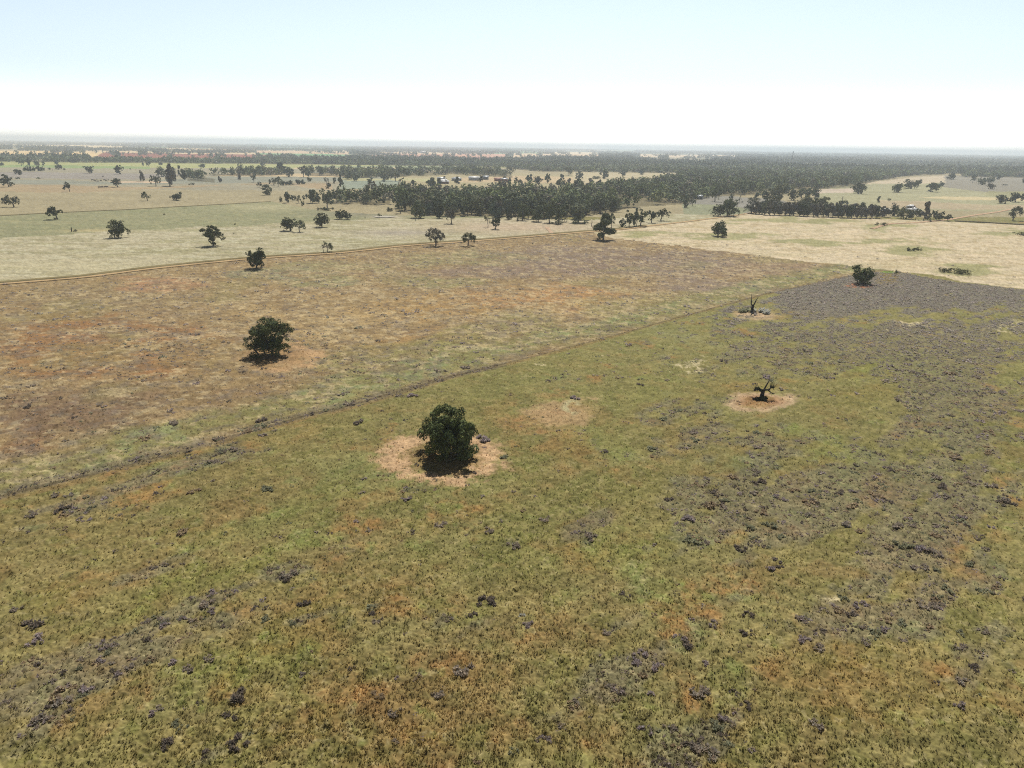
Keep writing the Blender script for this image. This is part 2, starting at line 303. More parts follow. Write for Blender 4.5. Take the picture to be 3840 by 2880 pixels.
    # --- strips along the diagonal
    dd = (py - diag); wid = np.clip((py - 950) / 500, .18, 1.7)
    on = (px < 3250) & (py > 900)
    mix(ss(1, .4, np.abs(dd - 5 * wid + w2 * 10) / (9 * wid)) * on, (154, 122, 84), .45 * ss(.35, .7, N2 + N3 - .4 + .1 * (px > 1400)))
    dl = np.where(on & (px < 1900), ss(1, .5, np.abs(dd + 4 * wid + w1 * 20 * wid) / (15 * wid)) * ss(.30, .5, N2 + .1), 0)
    mix(dl, (116, 110, 92), .5)
    dens = np.maximum(dens, dl * .95).astype(np.float32)
    mix(np.where(on, ss(1, .4, np.abs(dd + 3 * wid) / np.maximum(3.5 * wid, 3.0)) * ss(.30, .5, N2 + .25 * (px > 1300)), 0), (92, 82, 58), .65)
    # --- straw paddock right
    Fm = (px > 2227) & (py < fb + w2 * 26) & (py > np.interp(px, [2227, 2435, 2560, 2806, 3290, 3580, 3840, 4600], [866, 845, 831, 799, 818, 829, 842, 870])) & (px > -8e4)
    streak = fbm(x / 40, y / 7, 31, 4, .6); st2 = fbm(x / 9, y / 2.4, 33, 4, .6)
    if Fm.any():
        def mf(m, c, k=1.): mix(np.where(Fm, m, 0), c, k)
        mf(np.ones(n), (212, 196, 164)); mf(ss(.45, .62, streak), (198, 184, 146), .7); mf(ss(.52, .68, st2), (178, 158, 116), .6)
        mf(ss(.55, .70, fbm(x / 6, y / 3, 36, 4)), (226, 206, 172), .6)
        for (bx, by, sx, sy) in [(3330, 845, 130, 10), (2760, 885, 200, 8), (3430, 935, 140, 14), (3640, 1010, 150, 16), (3150, 905, 400, 8), (3000, 825, 300, 10), (2480, 880, 220, 10), (3780, 868, 140, 9)]:
            mf(ss(.25, .7, blob(wx, wy, bx, by, sx, sy) + (N2 - .5) * .7), (152, 152, 100), .75)
        dens = np.where(Fm, 0.004, dens).astype(np.float32)
    q = blob(px, py, 3330, 1040, 60, 26); mix(ss(.3, .7, q + (N2 - .5) * .5), (150, 130, 70), .8)
    mix(ss(.4, .6, blob(px, py, 3330, 1018, 34, 5)), (112, 150, 40), .9)
    mix(ss(.3, .6, blob(px, py, 3225, 1068, 55, 9) + (N3 - .5) * .4), (176, 116, 80), .8)
    # --- C north of the track, pale green straw
    Cm = (py <= trk - 2) & (py > cn + w2 * 14) & (px < 2900) & (px > -8e4)
    if Cm.any():
        def mc(m, c, k=1.): mix(np.where(Cm, m, 0), c, k)
        mc(np.ones(n), (186, 176, 144)); mc(ss(.45, .62, streak), (166, 160, 120), .75); mc(ss(.52, .66, st2), (204, 198, 168), .7)
        mc(ss(.5, .7, N1), (196, 186, 156), .6); mc(ss(.55, .7, fbm(x / 12, y / 4, 38, 4)), (150, 142, 106), .5)
        mc(blob(px, py, 1950, 850, 330, 22), (200, 178, 152), .8); mc(blob(px, py, 1500, 870, 160, 10), (160, 150, 140), .6); mc(blob(px, py, 250, 1000, 500, 30), (196, 186, 150), .6)
    # --- D greenish
    Dm = (py <= cn + w2 * 14) & (py > dn) & (px < 1950) & (px > -8e4)
    if Dm.any():
        def md(m, c, k=1.): mix(np.where(Dm, m, 0), c, k)
        md(np.ones(n), (154, 152, 116)); md(ss(.45, .65, streak), (142, 144, 106), .6); md(ss(.55, .7, st2), (172, 164, 122), .6)
        md(blob(px, py, 1000, 775, 160, 12), (186, 178, 140), .7); md(blob(px, py, 1350, 800, 200, 12), (142, 136, 118), .6); md(blob(px, py, 350, 862, 120, 5), (206, 188, 140), .7)
    # --- far paddocks
    Em = (py <= np.minimum(dn, 842)) & (py > hz(px) - 5) & ~Cm & ~Fm & ~Dm & (px > -8e4)
    if Em.any():
        id_ = np.nonzero(Em)[0]; qx, qy = px[id_], py[id_]; c = C[id_]
        k0 = np.clip(qy - hz(qx), 0, 400)
        X, Y = x[id_], y[id_]
        base = np.empty((len(id_), 3), np.float32); base[:] = alb(172, 160, 126)
        f1 = vn(X / 1500, Y / 2600, 51); f2 = vn(X / 900, Y / 3000, 52)
        far = k0 < 36
        base[far] = alb(100, 112, 84)
        base[far & (f1 > .72)] = alb(226, 200, 156); base[far & (f2 > .80)] = alb(128, 160, 104)
        hs = (k0 / 60)[:, None]
        jx = qx + (fbm(X / 60, Y / 60, 8, 3) - .5) * 30 * np.clip(k0 / 150, 0, 1); jy = qy + (fbm(X / 60, Y / 60, 18, 3) - .5) * 8 * np.clip(k0 / 150, 0, 1)
        for P, cc in FAR_FIELDS:
            m = poly(jx, jy, P); base[m] = alb(*cc)
        s3 = fbm(X / 60, Y / 25, 63, 4, .55)[:, None]
        base = base * (0.86 + 0.3 * s3)
        for P, spc in WOODS:
            m = poly(qx, qy, P); base[m] = base[m] * .35 + alb(96, 88, 60) * .65
        C[id_] = base.astype(np.float32)
        dens[id_] = 0
    # pond bank, dirt at the house
    mix(blob(px, py, 1450, 812, 55, 4), (212, 196, 176), .9)
    # fine variation everywhere
    f = fbm(x / .6, y / .6, 71, 3, .65); f2 = fbm(x / 3.1, y / 1.9, 73, 3, .6)
    near = ss(900, 250, dist)
    C *= (1 + ((f - .5) * .8 * near + (f2 - .5) * .45 * ss(2500, 700, dist)))[:, None]
    C[A] *= (1.0 + .14 * ss(1500, 2300, py[A]))[:, None]
    return np.clip(C, .004, .8), dens, A | B

CA_R, SA_R = math.cos(ROWDIR), math.sin(ROWDIR)
def height(x, y, soft=1.0):
    d = np.hypot(x, y)
    l1 = 1 - np.abs(2 * vn(x / .45, y / .45, 101) - 1); l2 = vn(x / .27, y / .27, 102); l3 = fbm(x / 2.2, y / 2.2, 103, 3)
    return ((l1 * .08 + l2 ** 1.5 * .22 + .05 * np.sin((-x * SA_R + y * CA_R) * 2 * math.pi / 1.7 + l3 * 3)) * ss(330, 120, d) + l3 * .20 * ss(900, 250, d)) * soft - .45
# ------------------------------------------------------------------ mesh helpers
def mesh_np(name, v, f, col=None, smooth=False):
    """v (N,3); f list of arrays of faces (each (M,k)) or one array"""
    me = bpy.data.meshes.new(name)
    fs = f if isinstance(f, list) else [f]
    fs = [a for a in fs if len(a)]
    me.vertices.add(len(v)); me.vertices.foreach_set("co", np.asarray(v, np.float32).ravel())
    tot = sum(a.size for a in fs); npoly = sum(len(a) for a in fs)
    me.loops.add(tot); me.loops.foreach_set("vertex_index", np.concatenate([a.ravel() for a in fs]).astype(np.int32))
    me.polygons.add(npoly)
    cnt = np.concatenate([np.full(len(a), a.shape[1]) for a in fs])
    me.polygons.foreach_set("loop_start", np.concatenate([[0], np.cumsum(cnt)[:-1]]).astype(np.int32))
    me.update(calc_edges=True)
    if smooth: me.polygons.foreach_set("use_smooth", np.ones(npoly, bool))
    if col is not None:
        a = me.color_attributes.new("Col", 'FLOAT_COLOR', 'POINT')
        c = np.ones((len(v), 4), np.float32); c[:, :3] = col; a.data.foreach_set("color", c.ravel())
    return me
def link(name, me, mat=None, parent=None, loc=None):
    o = bpy.data.objects.new(name, me); COL.objects.link(o)
    if mat and me is not None and not me.materials: me.materials.append(mat)
    if parent: o.parent = parent
    if loc is not None: o.location = loc
    return o
def tag(o, label=None, cat=None, group=None, kind=None):
    if label: o["label"] = label
    if cat: o["category"] = cat
    if group: o["group"] = group
    if kind: o["kind"] = kind
    return o
def thing(name, label, cat, loc, group=None, rz=0):
    o = bpy.data.objects.new(name, None); COL.objects.link(o); o.location = loc; o.rotation_euler.z = rz
    o.empty_display_size = .5
    return tag(o, label, cat, group)

# ------------------------------------------------------------------ materials
def mat_attr(name, rough=.9, var=0.0, noise=None, bump=0., scale=2., spec=.15, trans=0., up=0.):
    m = bpy.data.materials.new(name); m.use_nodes = True; t = m.node_tree; b = t.nodes["Principled BSDF"]
    b.inputs["Roughness"].default_value = rough; b.inputs["Specular IOR Level"].default_value = spec
    at = t.nodes.new("ShaderNodeAttribute"); at.attribute_name = "Col"; src = at.outputs["Color"]
    if var:
        oi = t.nodes.new("ShaderNodeObjectInfo"); mr = t.nodes.new("ShaderNodeMapRange")
        mr.inputs[3].default_value = 1 - var; mr.inputs[4].default_value = 1 + var
        t.links.new(oi.outputs["Random"], mr.inputs[0])
        hs = t.nodes.new("ShaderNodeHueSaturation"); t.links.new(src, hs.inputs["Color"]); t.links.new(mr.outputs[0], hs.inputs["Value"]); src = hs.outputs[0]
    if noise:
        tc = t.nodes.new("ShaderNodeNewGeometry"); nz = t.nodes.new("ShaderNodeTexNoise"); nz.inputs["Scale"].default_value = scale
        nz.inputs["Detail"].default_value = 4; nz.inputs["Roughness"].default_value = .65
        t.links.new(tc.outputs["Position"], nz.inputs["Vector"])
        mr = t.nodes.new("ShaderNodeMapRange"); mr.inputs[1].default_value = .25; mr.inputs[2].default_value = .75
        mr.inputs[3].default_value = 1 - noise; mr.inputs[4].default_value = 1 + noise; t.links.new(nz.outputs["Fac"], mr.inputs[0])
        mx = t.nodes.new("ShaderNodeVectorMath"); mx.operation = 'SCALE'; t.links.new(src, mx.inputs[0]); t.links.new(mr.outputs[0], mx.inputs["Scale"]); src = mx.outputs[0]
        if bump:
            bp = t.nodes.new("ShaderNodeBump"); bp.inputs["Strength"].default_value = bump; bp.inputs["Distance"].default_value = .12
            t.links.new(nz.outputs["Fac"], bp.inputs["Height"]); t.links.new(bp.outputs[0], b.inputs["Normal"])
    t.links.new(src, b.inputs["Base Color"])
    if up:                                                          # soft masses of thin blades catch light like a surface facing up
        ge = t.nodes.new("ShaderNodeNewGeometry"); va = t.nodes.new("ShaderNodeVectorMath"); va.operation = 'SCALE'; va.inputs["Scale"].default_value = 1 - up
        vb = t.nodes.new("ShaderNodeVectorMath"); vb.operation = 'ADD'; vb.inputs[1].default_value = (0, 0, up)
        vc = t.nodes.new("ShaderNodeVectorMath"); vc.operation = 'NORMALIZE'
        t.links.new(ge.outputs["Normal"], va.inputs[0]); t.links.new(va.outputs[0], vb.inputs[0]); t.links.new(vb.outputs[0], vc.inputs[0]); t.links.new(vc.outputs[0], b.inputs["Normal"])
    if trans:                                                       # thin blades and leaves pass some of the light from behind
        tr = t.nodes.new("ShaderNodeBsdfTranslucent"); ms = t.nodes.new("ShaderNodeMixShader"); ms.inputs[0].default_value = trans
        t.links.new(src, tr.inputs["Color"]); t.links.new(b.outputs[0], ms.inputs[1]); t.links.new(tr.outputs[0], ms.inputs[2])
        t.links.new(ms.outputs[0], t.nodes["Material Output"].inputs["Surface"])
    return m
def mat_plain(name, c, rough=.7, metal=0., noise=.15, scale=3.):
    m = bpy.data.materials.new(name); m.use_nodes = True; t = m.node_tree; b = t.nodes["Principled BSDF"]
    b.inputs["Roughness"].default_value = rough; b.inputs["Metallic"].default_value = metal
    nz = t.nodes.new("ShaderNodeTexNoise"); nz.inputs["Scale"].default_value = scale; nz.inputs["Detail"].default_value = 3
    cr = t.nodes.new("ShaderNodeValToRGB"); t.links.new(nz.outputs["Fac"], cr.inputs[0])
    cr.color_ramp.elements[0].position = .3; cr.color_ramp.elements[1].position = .7
    cr.color_ramp.elements[0].color = (*[k * (1 - noise) for k in c], 1); cr.color_ramp.elements[1].color = (*[min(1, k * (1 + noise)) for k in c], 1)
    t.links.new(cr.outputs[0], b.inputs["Base Color"]); return m
M_GROUND = mat_attr("paddock_ground", .95, 0, .30, .6, 3.2, .05)
M_LEAF = mat_attr("foliage", .75, .18, spec=.1, trans=.04)
M_WOODS = mat_attr("woodland_foliage", .8, spec=.08, trans=.10, up=.30)
M_HERB = mat_attr("herbage", .95, spec=.03, trans=.6, up=.4)
M_SHRUB = mat_attr("shrub_twigs", .95, .12, spec=.03, trans=.55, up=.5)
M_BARK = mat_plain("bark", (.085, .068, .052), .9, 0, .4, 6)
M_PALEBARK = mat_plain("pale_gum_bark", (.30, .26, .22), .85, 0, .3, 5)
M_CHAR = mat_plain("charred_wood", (.028, .022, .02), .9, 0, .5, 5)
M_DEAD = mat_plain("dead_grey_wood", (.16, .13, .11), .9, 0, .3, 6)
M_TRACK = mat_attr("dirt_track", .95, 0, .2, .3, 1.2, .05)
M_WHITEROOF = mat_plain("white_metal_roof", (.62, .62, .60), .5, 0, .05)
M_GREYROOF = mat_plain("galvanised_roof", (.34, .36, .37), .5, .2, .1)
M_REDROOF = mat_plain("rusty_red_roof", (.30, .10, .06), .7, 0, .2)
M_WALL = mat_plain("cream_weatherboard", (.55, .52, .45), .8, 0, .1)
M_WALL2 = mat_plain("corrugated_wall", (.36, .38, .38), .5, .2, .15)
M_BRICK = mat_plain("red_brick_wall", (.28, .12, .08), .9, 0, .2)
M_GLASS_SHADE = mat_plain("window_glass_doorway_shade", (.02, .025, .03), .1, 0, .1)
M_WATER = mat_plain("brown_water", (.34, .30, .22), .7, 0, .1)
M_MAST = mat_plain("mast_steel", (.10, .11, .12), .6, .3, .1)
M_HIDE = mat_plain("dark_hide", (.03, .02, .016), .8, 0, .3)
M_HILL = mat_plain("hill_scrub", (.07, .085, .06), .9, 0, .3, .002)

# ------------------------------------------------------------------ ground sheet (one mesh to the horizon)
def build_ground():
    az = np.concatenate([np.linspace(-180, -52, 40, endpoint=False), np.linspace(-52, 52, 1500), np.linspace(52, 180, 41)[1:-1]])
    el = np.concatenate([np.array([85., 75, 66]), np.arange(60, 46, -.12), np.arange(46, 3.2, -.060), np.arange(3.2, .45, -.032)])
    r = CAM_H / np.tan(np.radians(el))
    r = np.concatenate([r, np.geomspace(r[-1] * 1.04, 30000, 60)])
    a = np.radians(az)
    RR, AA = np.meshgrid(r, a, indexing='ij')
    x, y = (RR * np.sin(AA)).ravel(), (RR * np.cos(AA)).ravel()
    C, dens, soft = ground(x, y)
    dist = np.hypot(x, y)
    hgt = height(x, y, np.where(soft, 1, .55)) + .45
    px, py = to_px(x, y)
    trk = np.interp(px, TRACK[:, 0], TRACK[:, 1]); t = ss(16, 7, np.abs(py - trk)) * (px > -2000) * (px < 2900) * (py < 1300)
    hgt = hgt * (1 - t) - .25 * 0
    z = hgt - .45
    v = np.stack([x, y, z], 1)
    v = np.concatenate([v, [[0, 0, -.2]]]); C = np.concatenate([C, C[:1]])
    nr, na = len(r), len(a)
    i = np.arange(nr - 1)[:, None] * na; j = np.arange(na)[None, :]; j2 = (j + 1) % na
    q = np.stack([i + j, i + j2, i + na + j2, i + na + j], -1).reshape(-1, 4)[:, ::-1]
    c = len(v) - 1; tri = np.stack([np.full(na, c), (np.arange(na) + 1) % na, np.arange(na)], 1)
    o = link("ground", mesh_np("ground", v, [q, tri], C, True), M_GROUND)
    return tag(o, "flat grazing paddocks of green, tan and rust coloured dry grass", None, None, "structure")
build_ground()

# dirt tracks: strips laid on the ground
def strip(name, pts, w0, w1, mat, cols, label, lift=.10, seg=9, off=0.0):
    P = np.asarray(pts, float); X, Y = gp(P[:, 0], P[:, 1])
    d = np.concatenate([[0], np.cumsum(np.hypot(np.diff(X), np.diff(Y)))]); s = np.arange(0, d[-1], 2.5)
    x, y = np.interp(s, d, X), np.interp(s, d, Y)
    for _ in range(6):
        x[1:-1] = (x[:-2] + x[2:] + 2 * x[1:-1]) / 4; y[1:-1] = (y[:-2] + y[2:] + 2 * y[1:-1]) / 4
    tx, ty = np.gradient(x), np.gradient(y); L = np.hypot(tx, ty); nx, ny = -ty / L, tx / L
    k = np.linspace(-1, 1, seg)
    wob = (fbm(s / 9, s * 0 + 3.3, 5, 3) - .5) * .8
    hw = np.interp(s, [0, d[-1]], [w0, w1]) / 2 * (1 + (fbm(s / 6, s * 0, 2, 3) - .5) * .5)
    VX = x[:, None] + nx[:, None] * (k[None] * hw[:, None] + wob[:, None] + off); VY = y[:, None] + ny[:, None] * (k[None] * hw[:, None] + wob[:, None] + off)
    prof = np.interp(np.abs(k), [0, .75, 1], [lift, lift, -.06]) - .45 + .25
    Z = np.repeat(prof[None], len(s), 0)
    c = np.zeros((len(s), seg, 3), np.float32)
    c0, c1 = alb(*cols[0]), alb(*cols[1]); rut = np.exp(-((np.abs(k) - .45) / .2) ** 2)
    c[:] = c1[None, None] + (c0 - c1)[None, None] * rut[None, :, None]
    c *= (1 + (vn(VX / 1.5, VY / 1.5, 4) - .5) * .4)[..., None]
    n = len(s); i = np.arange(n - 1)[:, None] * seg; j = np.arange(seg - 1)[None]
    q = np.stack([i + j, i + j + 1, i + seg + j + 1, i + seg + j], -1).reshape(-1, 4)
    o = link(name, mesh_np(name, np.stack([VX.ravel(), VY.ravel(), Z.ravel()], 1), q[:, ::-1], c.reshape(-1, 3), True), mat)
    tag(o, label, None, None, "structure"); return o
strip("dirt_track", TRACK, 2.6, 3.8, M_TRACK, ((206, 178, 136), (188, 160, 118)), "long pale dirt track running between the green and the brown paddock")
strip("track_verge", TRACK[:-4] + np.array([0, -1.0]), 3.0, 3.4, M_TRACK, ((146, 130, 92), (146, 134, 96)), "brown grassy bank along the far side of the dirt track", lift=.3, off=3.0)
strip("side_track", [(3270, 856 + 0), (3330, 838), (3440, 833), (3560, 822), (3650, 806), (3730, 795), (3790, 784)], 3.5, 4, M_TRACK, ((212, 178, 150), (196, 166, 132)), "thin dirt track leading away past the lone tree east of the house")
strip("fence_bank", [(3580, 828), (3700, 834), (3840, 842), (4300, 862)], 3, 3, M_TRACK, ((140, 130, 98), (148, 138, 104)), "low weedy bank bounding the straw paddock", lift=.7)
strip("cross_path", [(2050, 850), (2062, 864), (2070, 876)], 2.6, 2.6, M_TRACK, ((208, 176, 148), (200, 174, 144)), "short reddish cattle path dropping to the dirt track")
strip("fence_bank", [(0, 807), (231, 795), (463, 785), (640, 775), (886, 762), (1016, 754)], 2.4, 2.4, M_TRACK, ((140, 128, 94), (148, 138, 102)), "low bank between the tan and the green paddock", lift=.2)

# ------------------------------------------------------------------ vegetation geometry
def cards(c, n, s, asp, rng, vert=False):
    r = rng.normal(size=c.shape)
    if vert: b = np.array([0, 0, 1.]) + r * .25; t = np.cross(n, b)
    else: t = np.cross(n, r)
    t /= np.linalg.norm(t, axis=1, keepdims=True) + 1e-9
    b = np.cross(n, t); b /= np.linalg.norm(b, axis=1, keepdims=True) + 1e-9
    s = s[:, None]
    v = np.stack([c - t * s, c - b * s * asp, c + t * s, c + b * s * asp], 1).reshape(-1, 3)
    return v, np.arange(len(v)).reshape(-1, 4)
def tubes(paths):
    """paths: list of (points (k,3), radii (k,), sides)"""
    V, Q, o = [], [], 0
    for P, Rr, S in paths:
        P = np.asarray(P, float); Rr = np.asarray(Rr, float); k = len(P)
        T = np.gradient(P, axis=0); T /= np.linalg.norm(T, axis=1, keepdims=True) + 1e-9
        ref = np.array([1., .1, 0]) if abs(T[0][2]) > .6 else np.array([0, 0, 1.])
        A = np.cross(T, ref); A /= np.linalg.norm(A, axis=1, keepdims=True) + 1e-9; B = np.cross(T, A)
        an = np.linspace(0, 2 * math.pi, S, endpoint=False)
        v = P[:, None] + (A[:, None] * np.cos(an)[None, :, None] + B[:, None] * np.sin(an)[None, :, None]) * Rr[:, None, None]
        V.append(v.reshape(-1, 3)); i = np.arange(k - 1)[:, None] * S; j = np.arange(S)[None]; j2 = (j + 1) % S
        Q.append((np.stack([i + j, i + j2, i + S + j2, i + S + j], -1).reshape(-1, 4)) + o); o += k * S
    return np.concatenate(V), np.concatenate(Q)
def limb(a, b, r0, r1, rng, k=5, wob=.08, sag=0.):
    a, b = np.asarray(a, float), np.asarray(b, float); t = np.linspace(0, 1, k)[:, None]
    L = np.linalg.norm(b - a); p = a + (b - a) * t; w = rng.normal(size=(k, 3)) * wob * L; w[0] = 0; w[-1] = 0
    p = p + w; p[:, 2] += (np.sin(t[:, 0] * math.pi) * sag * L)
    return (p, r0 + (r1 - r0) * t[:, 0], 6 if r0 > .12 else 4)
LEAFK = 1.6
GREENS = {'dark': (60, 66, 36), 'mid': (78, 86, 50), 'grey': (92, 98, 72), 'olive': (88, 90, 56), 'dull': (92, 88, 76), 'blue': (72, 86, 70)}
def make_tree(style, Wd, H, seed, n, tone='mid', lean=0.0, trunks=1, cover=3.2):
    """crown mesh (verts, faces, colours) and trunk paths, centred on the trunk foot; lean = crown centre offset x (m)"""
    rng = np.random.default_rng(seed)
    rx = Wd / 2; cl = []
    z0 = {'dense': .07, 'open': .26, 'weep': .02, 'bush': 0.02, 'cypress': .05, 'flat': .34, 'vase': .24, 'casu': .12, 'sparse': .26, 'lolly': .13}[style] * H
    zc, rz = (z0 + H) / 2, (H - z0) / 2
    nc = {'dense': 22, 'open': 16, 'weep': 20, 'bush': 16, 'cypress': 12, 'flat': 15, 'vase': 18, 'casu': 14, 'sparse': 11, 'lolly': 20}[style]
    for i in range(nc):
        d = rng.normal(size=3); d /= np.linalg.norm(d); rad = rng.uniform(.3, .85)
        if style in ('open', 'flat', 'sparse'): d[2] = abs(d[2]) * .9 - .35; rad = rng.uniform(.6, .88)
        if style == 'vase': d[2] = d[2] * .8 + .25
        x, y, z = d[0] * rad, d[1] * rad, d[2] * rad
        if style == 'vase': k = .45 + .55 * (z * .5 + .5); x *= k * 1.2; y *= k * 1.2
        if style == 'weep': k = .72 + .28 * (z + .6); x *= k; y *= k; z = z * 1.0 + .06
        if style == 'cypress': k = 1 - .6 * (z * .5 + .5); x *= k; y *= k; z *= 1.15
        if style == 'bush': z = abs(z) * 1.3 - .7
        rr = {'dense': .40, 'open': .25, 'weep': .36, 'bush': .38, 'cypress': .4, 'flat': .26, 'vase': .26, 'casu': .34, 'sparse': .2, 'lolly': .34}[style] * rng.uniform(.7, 1.2)
        cl.append((lean + x * rx, y * rx, zc + z * rz, rr * rx, rr * rx * (.75 if style != 'weep' else 1.15) * (rz / rx if style in ('cypress', 'casu', 'weep') else 1) ** .6))
    cl = np.array(cl)
    cl[:, 2] = np.minimum(cl[:, 2], H - cl[:, 4] * .9)
    ns = 14 if n > 8000 else (7 if n > 1200 else 4)
    if style not in ('casu', 'cypress'):                     # lobes carry smaller leaf clumps on their outside
        sub = []
        for q in cl:
            dd = rng.normal(size=(ns, 3)); dd[:, 2] += .35; dd /= np.linalg.norm(dd, axis=1, keepdims=True)
            for e in dd: k = rng.uniform(.26, .46) * (1 if ns > 7 else 1.25); sub.append((q[0] + e[0] * q[3] * .85, q[1] + e[1] * q[3] * .85, q[2] + e[2] * q[4] * .85, q[3] * k, q[4] * k))
        lobes = cl; cl = np.array(sub); cl[:, 2] = np.clip(cl[:, 2], .1, H - cl[:, 4] * .8)
    else: lobes = cl
    wgt = cl[:, 3] ** 2; idx = rng.choice(len(cl), n, p=wgt / wgt.sum())
    d = rng.normal(size=(n, 3)); d[:, 2] += .2; d /= np.linalg.norm(d, axis=1, keepdims=True)
    rho = rng.uniform(.35, 1., n) ** .4
    c = cl[idx, :3] + d * rho[:, None] * np.stack([cl[idx, 3], cl[idx, 3], cl[idx, 4]], 1)
    c[:, 2] = np.maximum(c[:, 2], .12)
    cxm = (np.percentile(c[:, 0], 1) + np.percentile(c[:, 0], 99)) / 2; kx = .92 * Wd / (np.percentile(c[:, 0], 98.5) - np.percentile(c[:, 0], 1.5)); kz = (H - z0) / (np.percentile(c[:, 2], 99) - np.percentile(c[:, 2], 1))
    for A_ in (c, lobes): A_[:, 0] = (A_[:, 0] - cxm) * kx + lean; A_[:, 1] *= min(kx, 1.25); A_[:, 2] = z0 + (A_[:, 2] - np.percentile(c[:, 2], 1) * (A_ is lobes) - (0 if A_ is lobes else np.percentile(c[:, 2], 1))) * kz if A_ is c else np.clip(A_[:, 2], z0, H)
    c[:, 2] = np.maximum(c[:, 2], .12)
    nn = d + rng.normal(size=(n, 3)) * .38 + np.array([0, 0, .35]); nn /= np.linalg.norm(nn, axis=1, keepdims=True)
    s = math.sqrt(cover * Wd * (H - z0) / n) / 1.6; s = min(max(s, .07), 1.6)
    sz = s * rng.uniform(.55, 1.25, n)
    v, f = cards(c, nn, sz, 2.0 if style in ('weep', 'casu') else 1.3, rng, style in ('weep', 'casu'))
    base = alb(*GREENS[tone]) * LEAFK; ct = rng.uniform(.75, 1.3, len(cl)); hu = rng.uniform(-.12, .12, (len(cl), 1)) * np.array([[1, .2, -1.0]])
    col = base * (1 + hu[idx]) * (ct[idx] * rng.uniform(.6, 1.4, n))[:, None]
    col = np.repeat(np.clip(col, .004, .5), 4, 0)
    # trunk and limbs
    P = []; R0 = max(.05, .035 * Wd + .012 * H) if style not in ('bush',) else .05 * Wd
    if style == 'cypress': P.append(limb((0, 0, -.4), (lean, 0, H * .9), R0, .04, rng))
    else:
        for t in range(trunks):
            bx, by = (0, 0) if trunks == 1 else (rng.uniform(-.12, .12) * Wd + (t - (trunks - 1) / 2) * Wd * .12, rng.uniform(-.08, .08) * Wd)
            zf = max(z0 + .08 * H, .12 * H) * (1.0 if trunks == 1 else 1.25)
            fork = np.array([bx * 1.5 + lean * .35, by * 1.5, zf])
            P.append(limb((bx, by, -.5), fork, R0 / trunks ** .5, R0 * .75 / trunks ** .5, rng, 4, .03))
            sel = rng.choice(len(lobes), min(len(lobes), 9 if trunks == 1 else 5), replace=False)
            for q in sel: P.append(limb(fork, lobes[q, :3], R0 * .42, R0 * .08, rng, 6, .05, .04))
    tv, tf = tubes(P)
    return (v, f, col), (tv, tf)
def place_tree(name, label, cat, loc, data, group=None, rz=0, sc=1., bark=None, leaf=None):
    (v, f, c), (tv, tf) = data
    r = thing(name, label, cat, loc, group, rz); r.scale = (sc,) * 3
    link("crown", mesh_np("crown", v, f, c), leaf or M_LEAF, r)
    link("trunk", mesh_np("trunk", tv, tf, None, True), bark or M_BARK, r)
    return r
def copy_tree(src, loc, rz, sc, label, group, name=None):
    r = src.copy(); COL.objects.link(r); r.location = loc; r.rotation_euler = (0, 0, rz); r.scale = sc if isinstance(sc, tuple) else (sc,) * 3
    if name: r.name = name
    r["label"] = label
    if group: r["group"] = group
    for ch in list(src.children):
        c = ch.copy(); COL.objects.link(c); c.parent = r
    return r

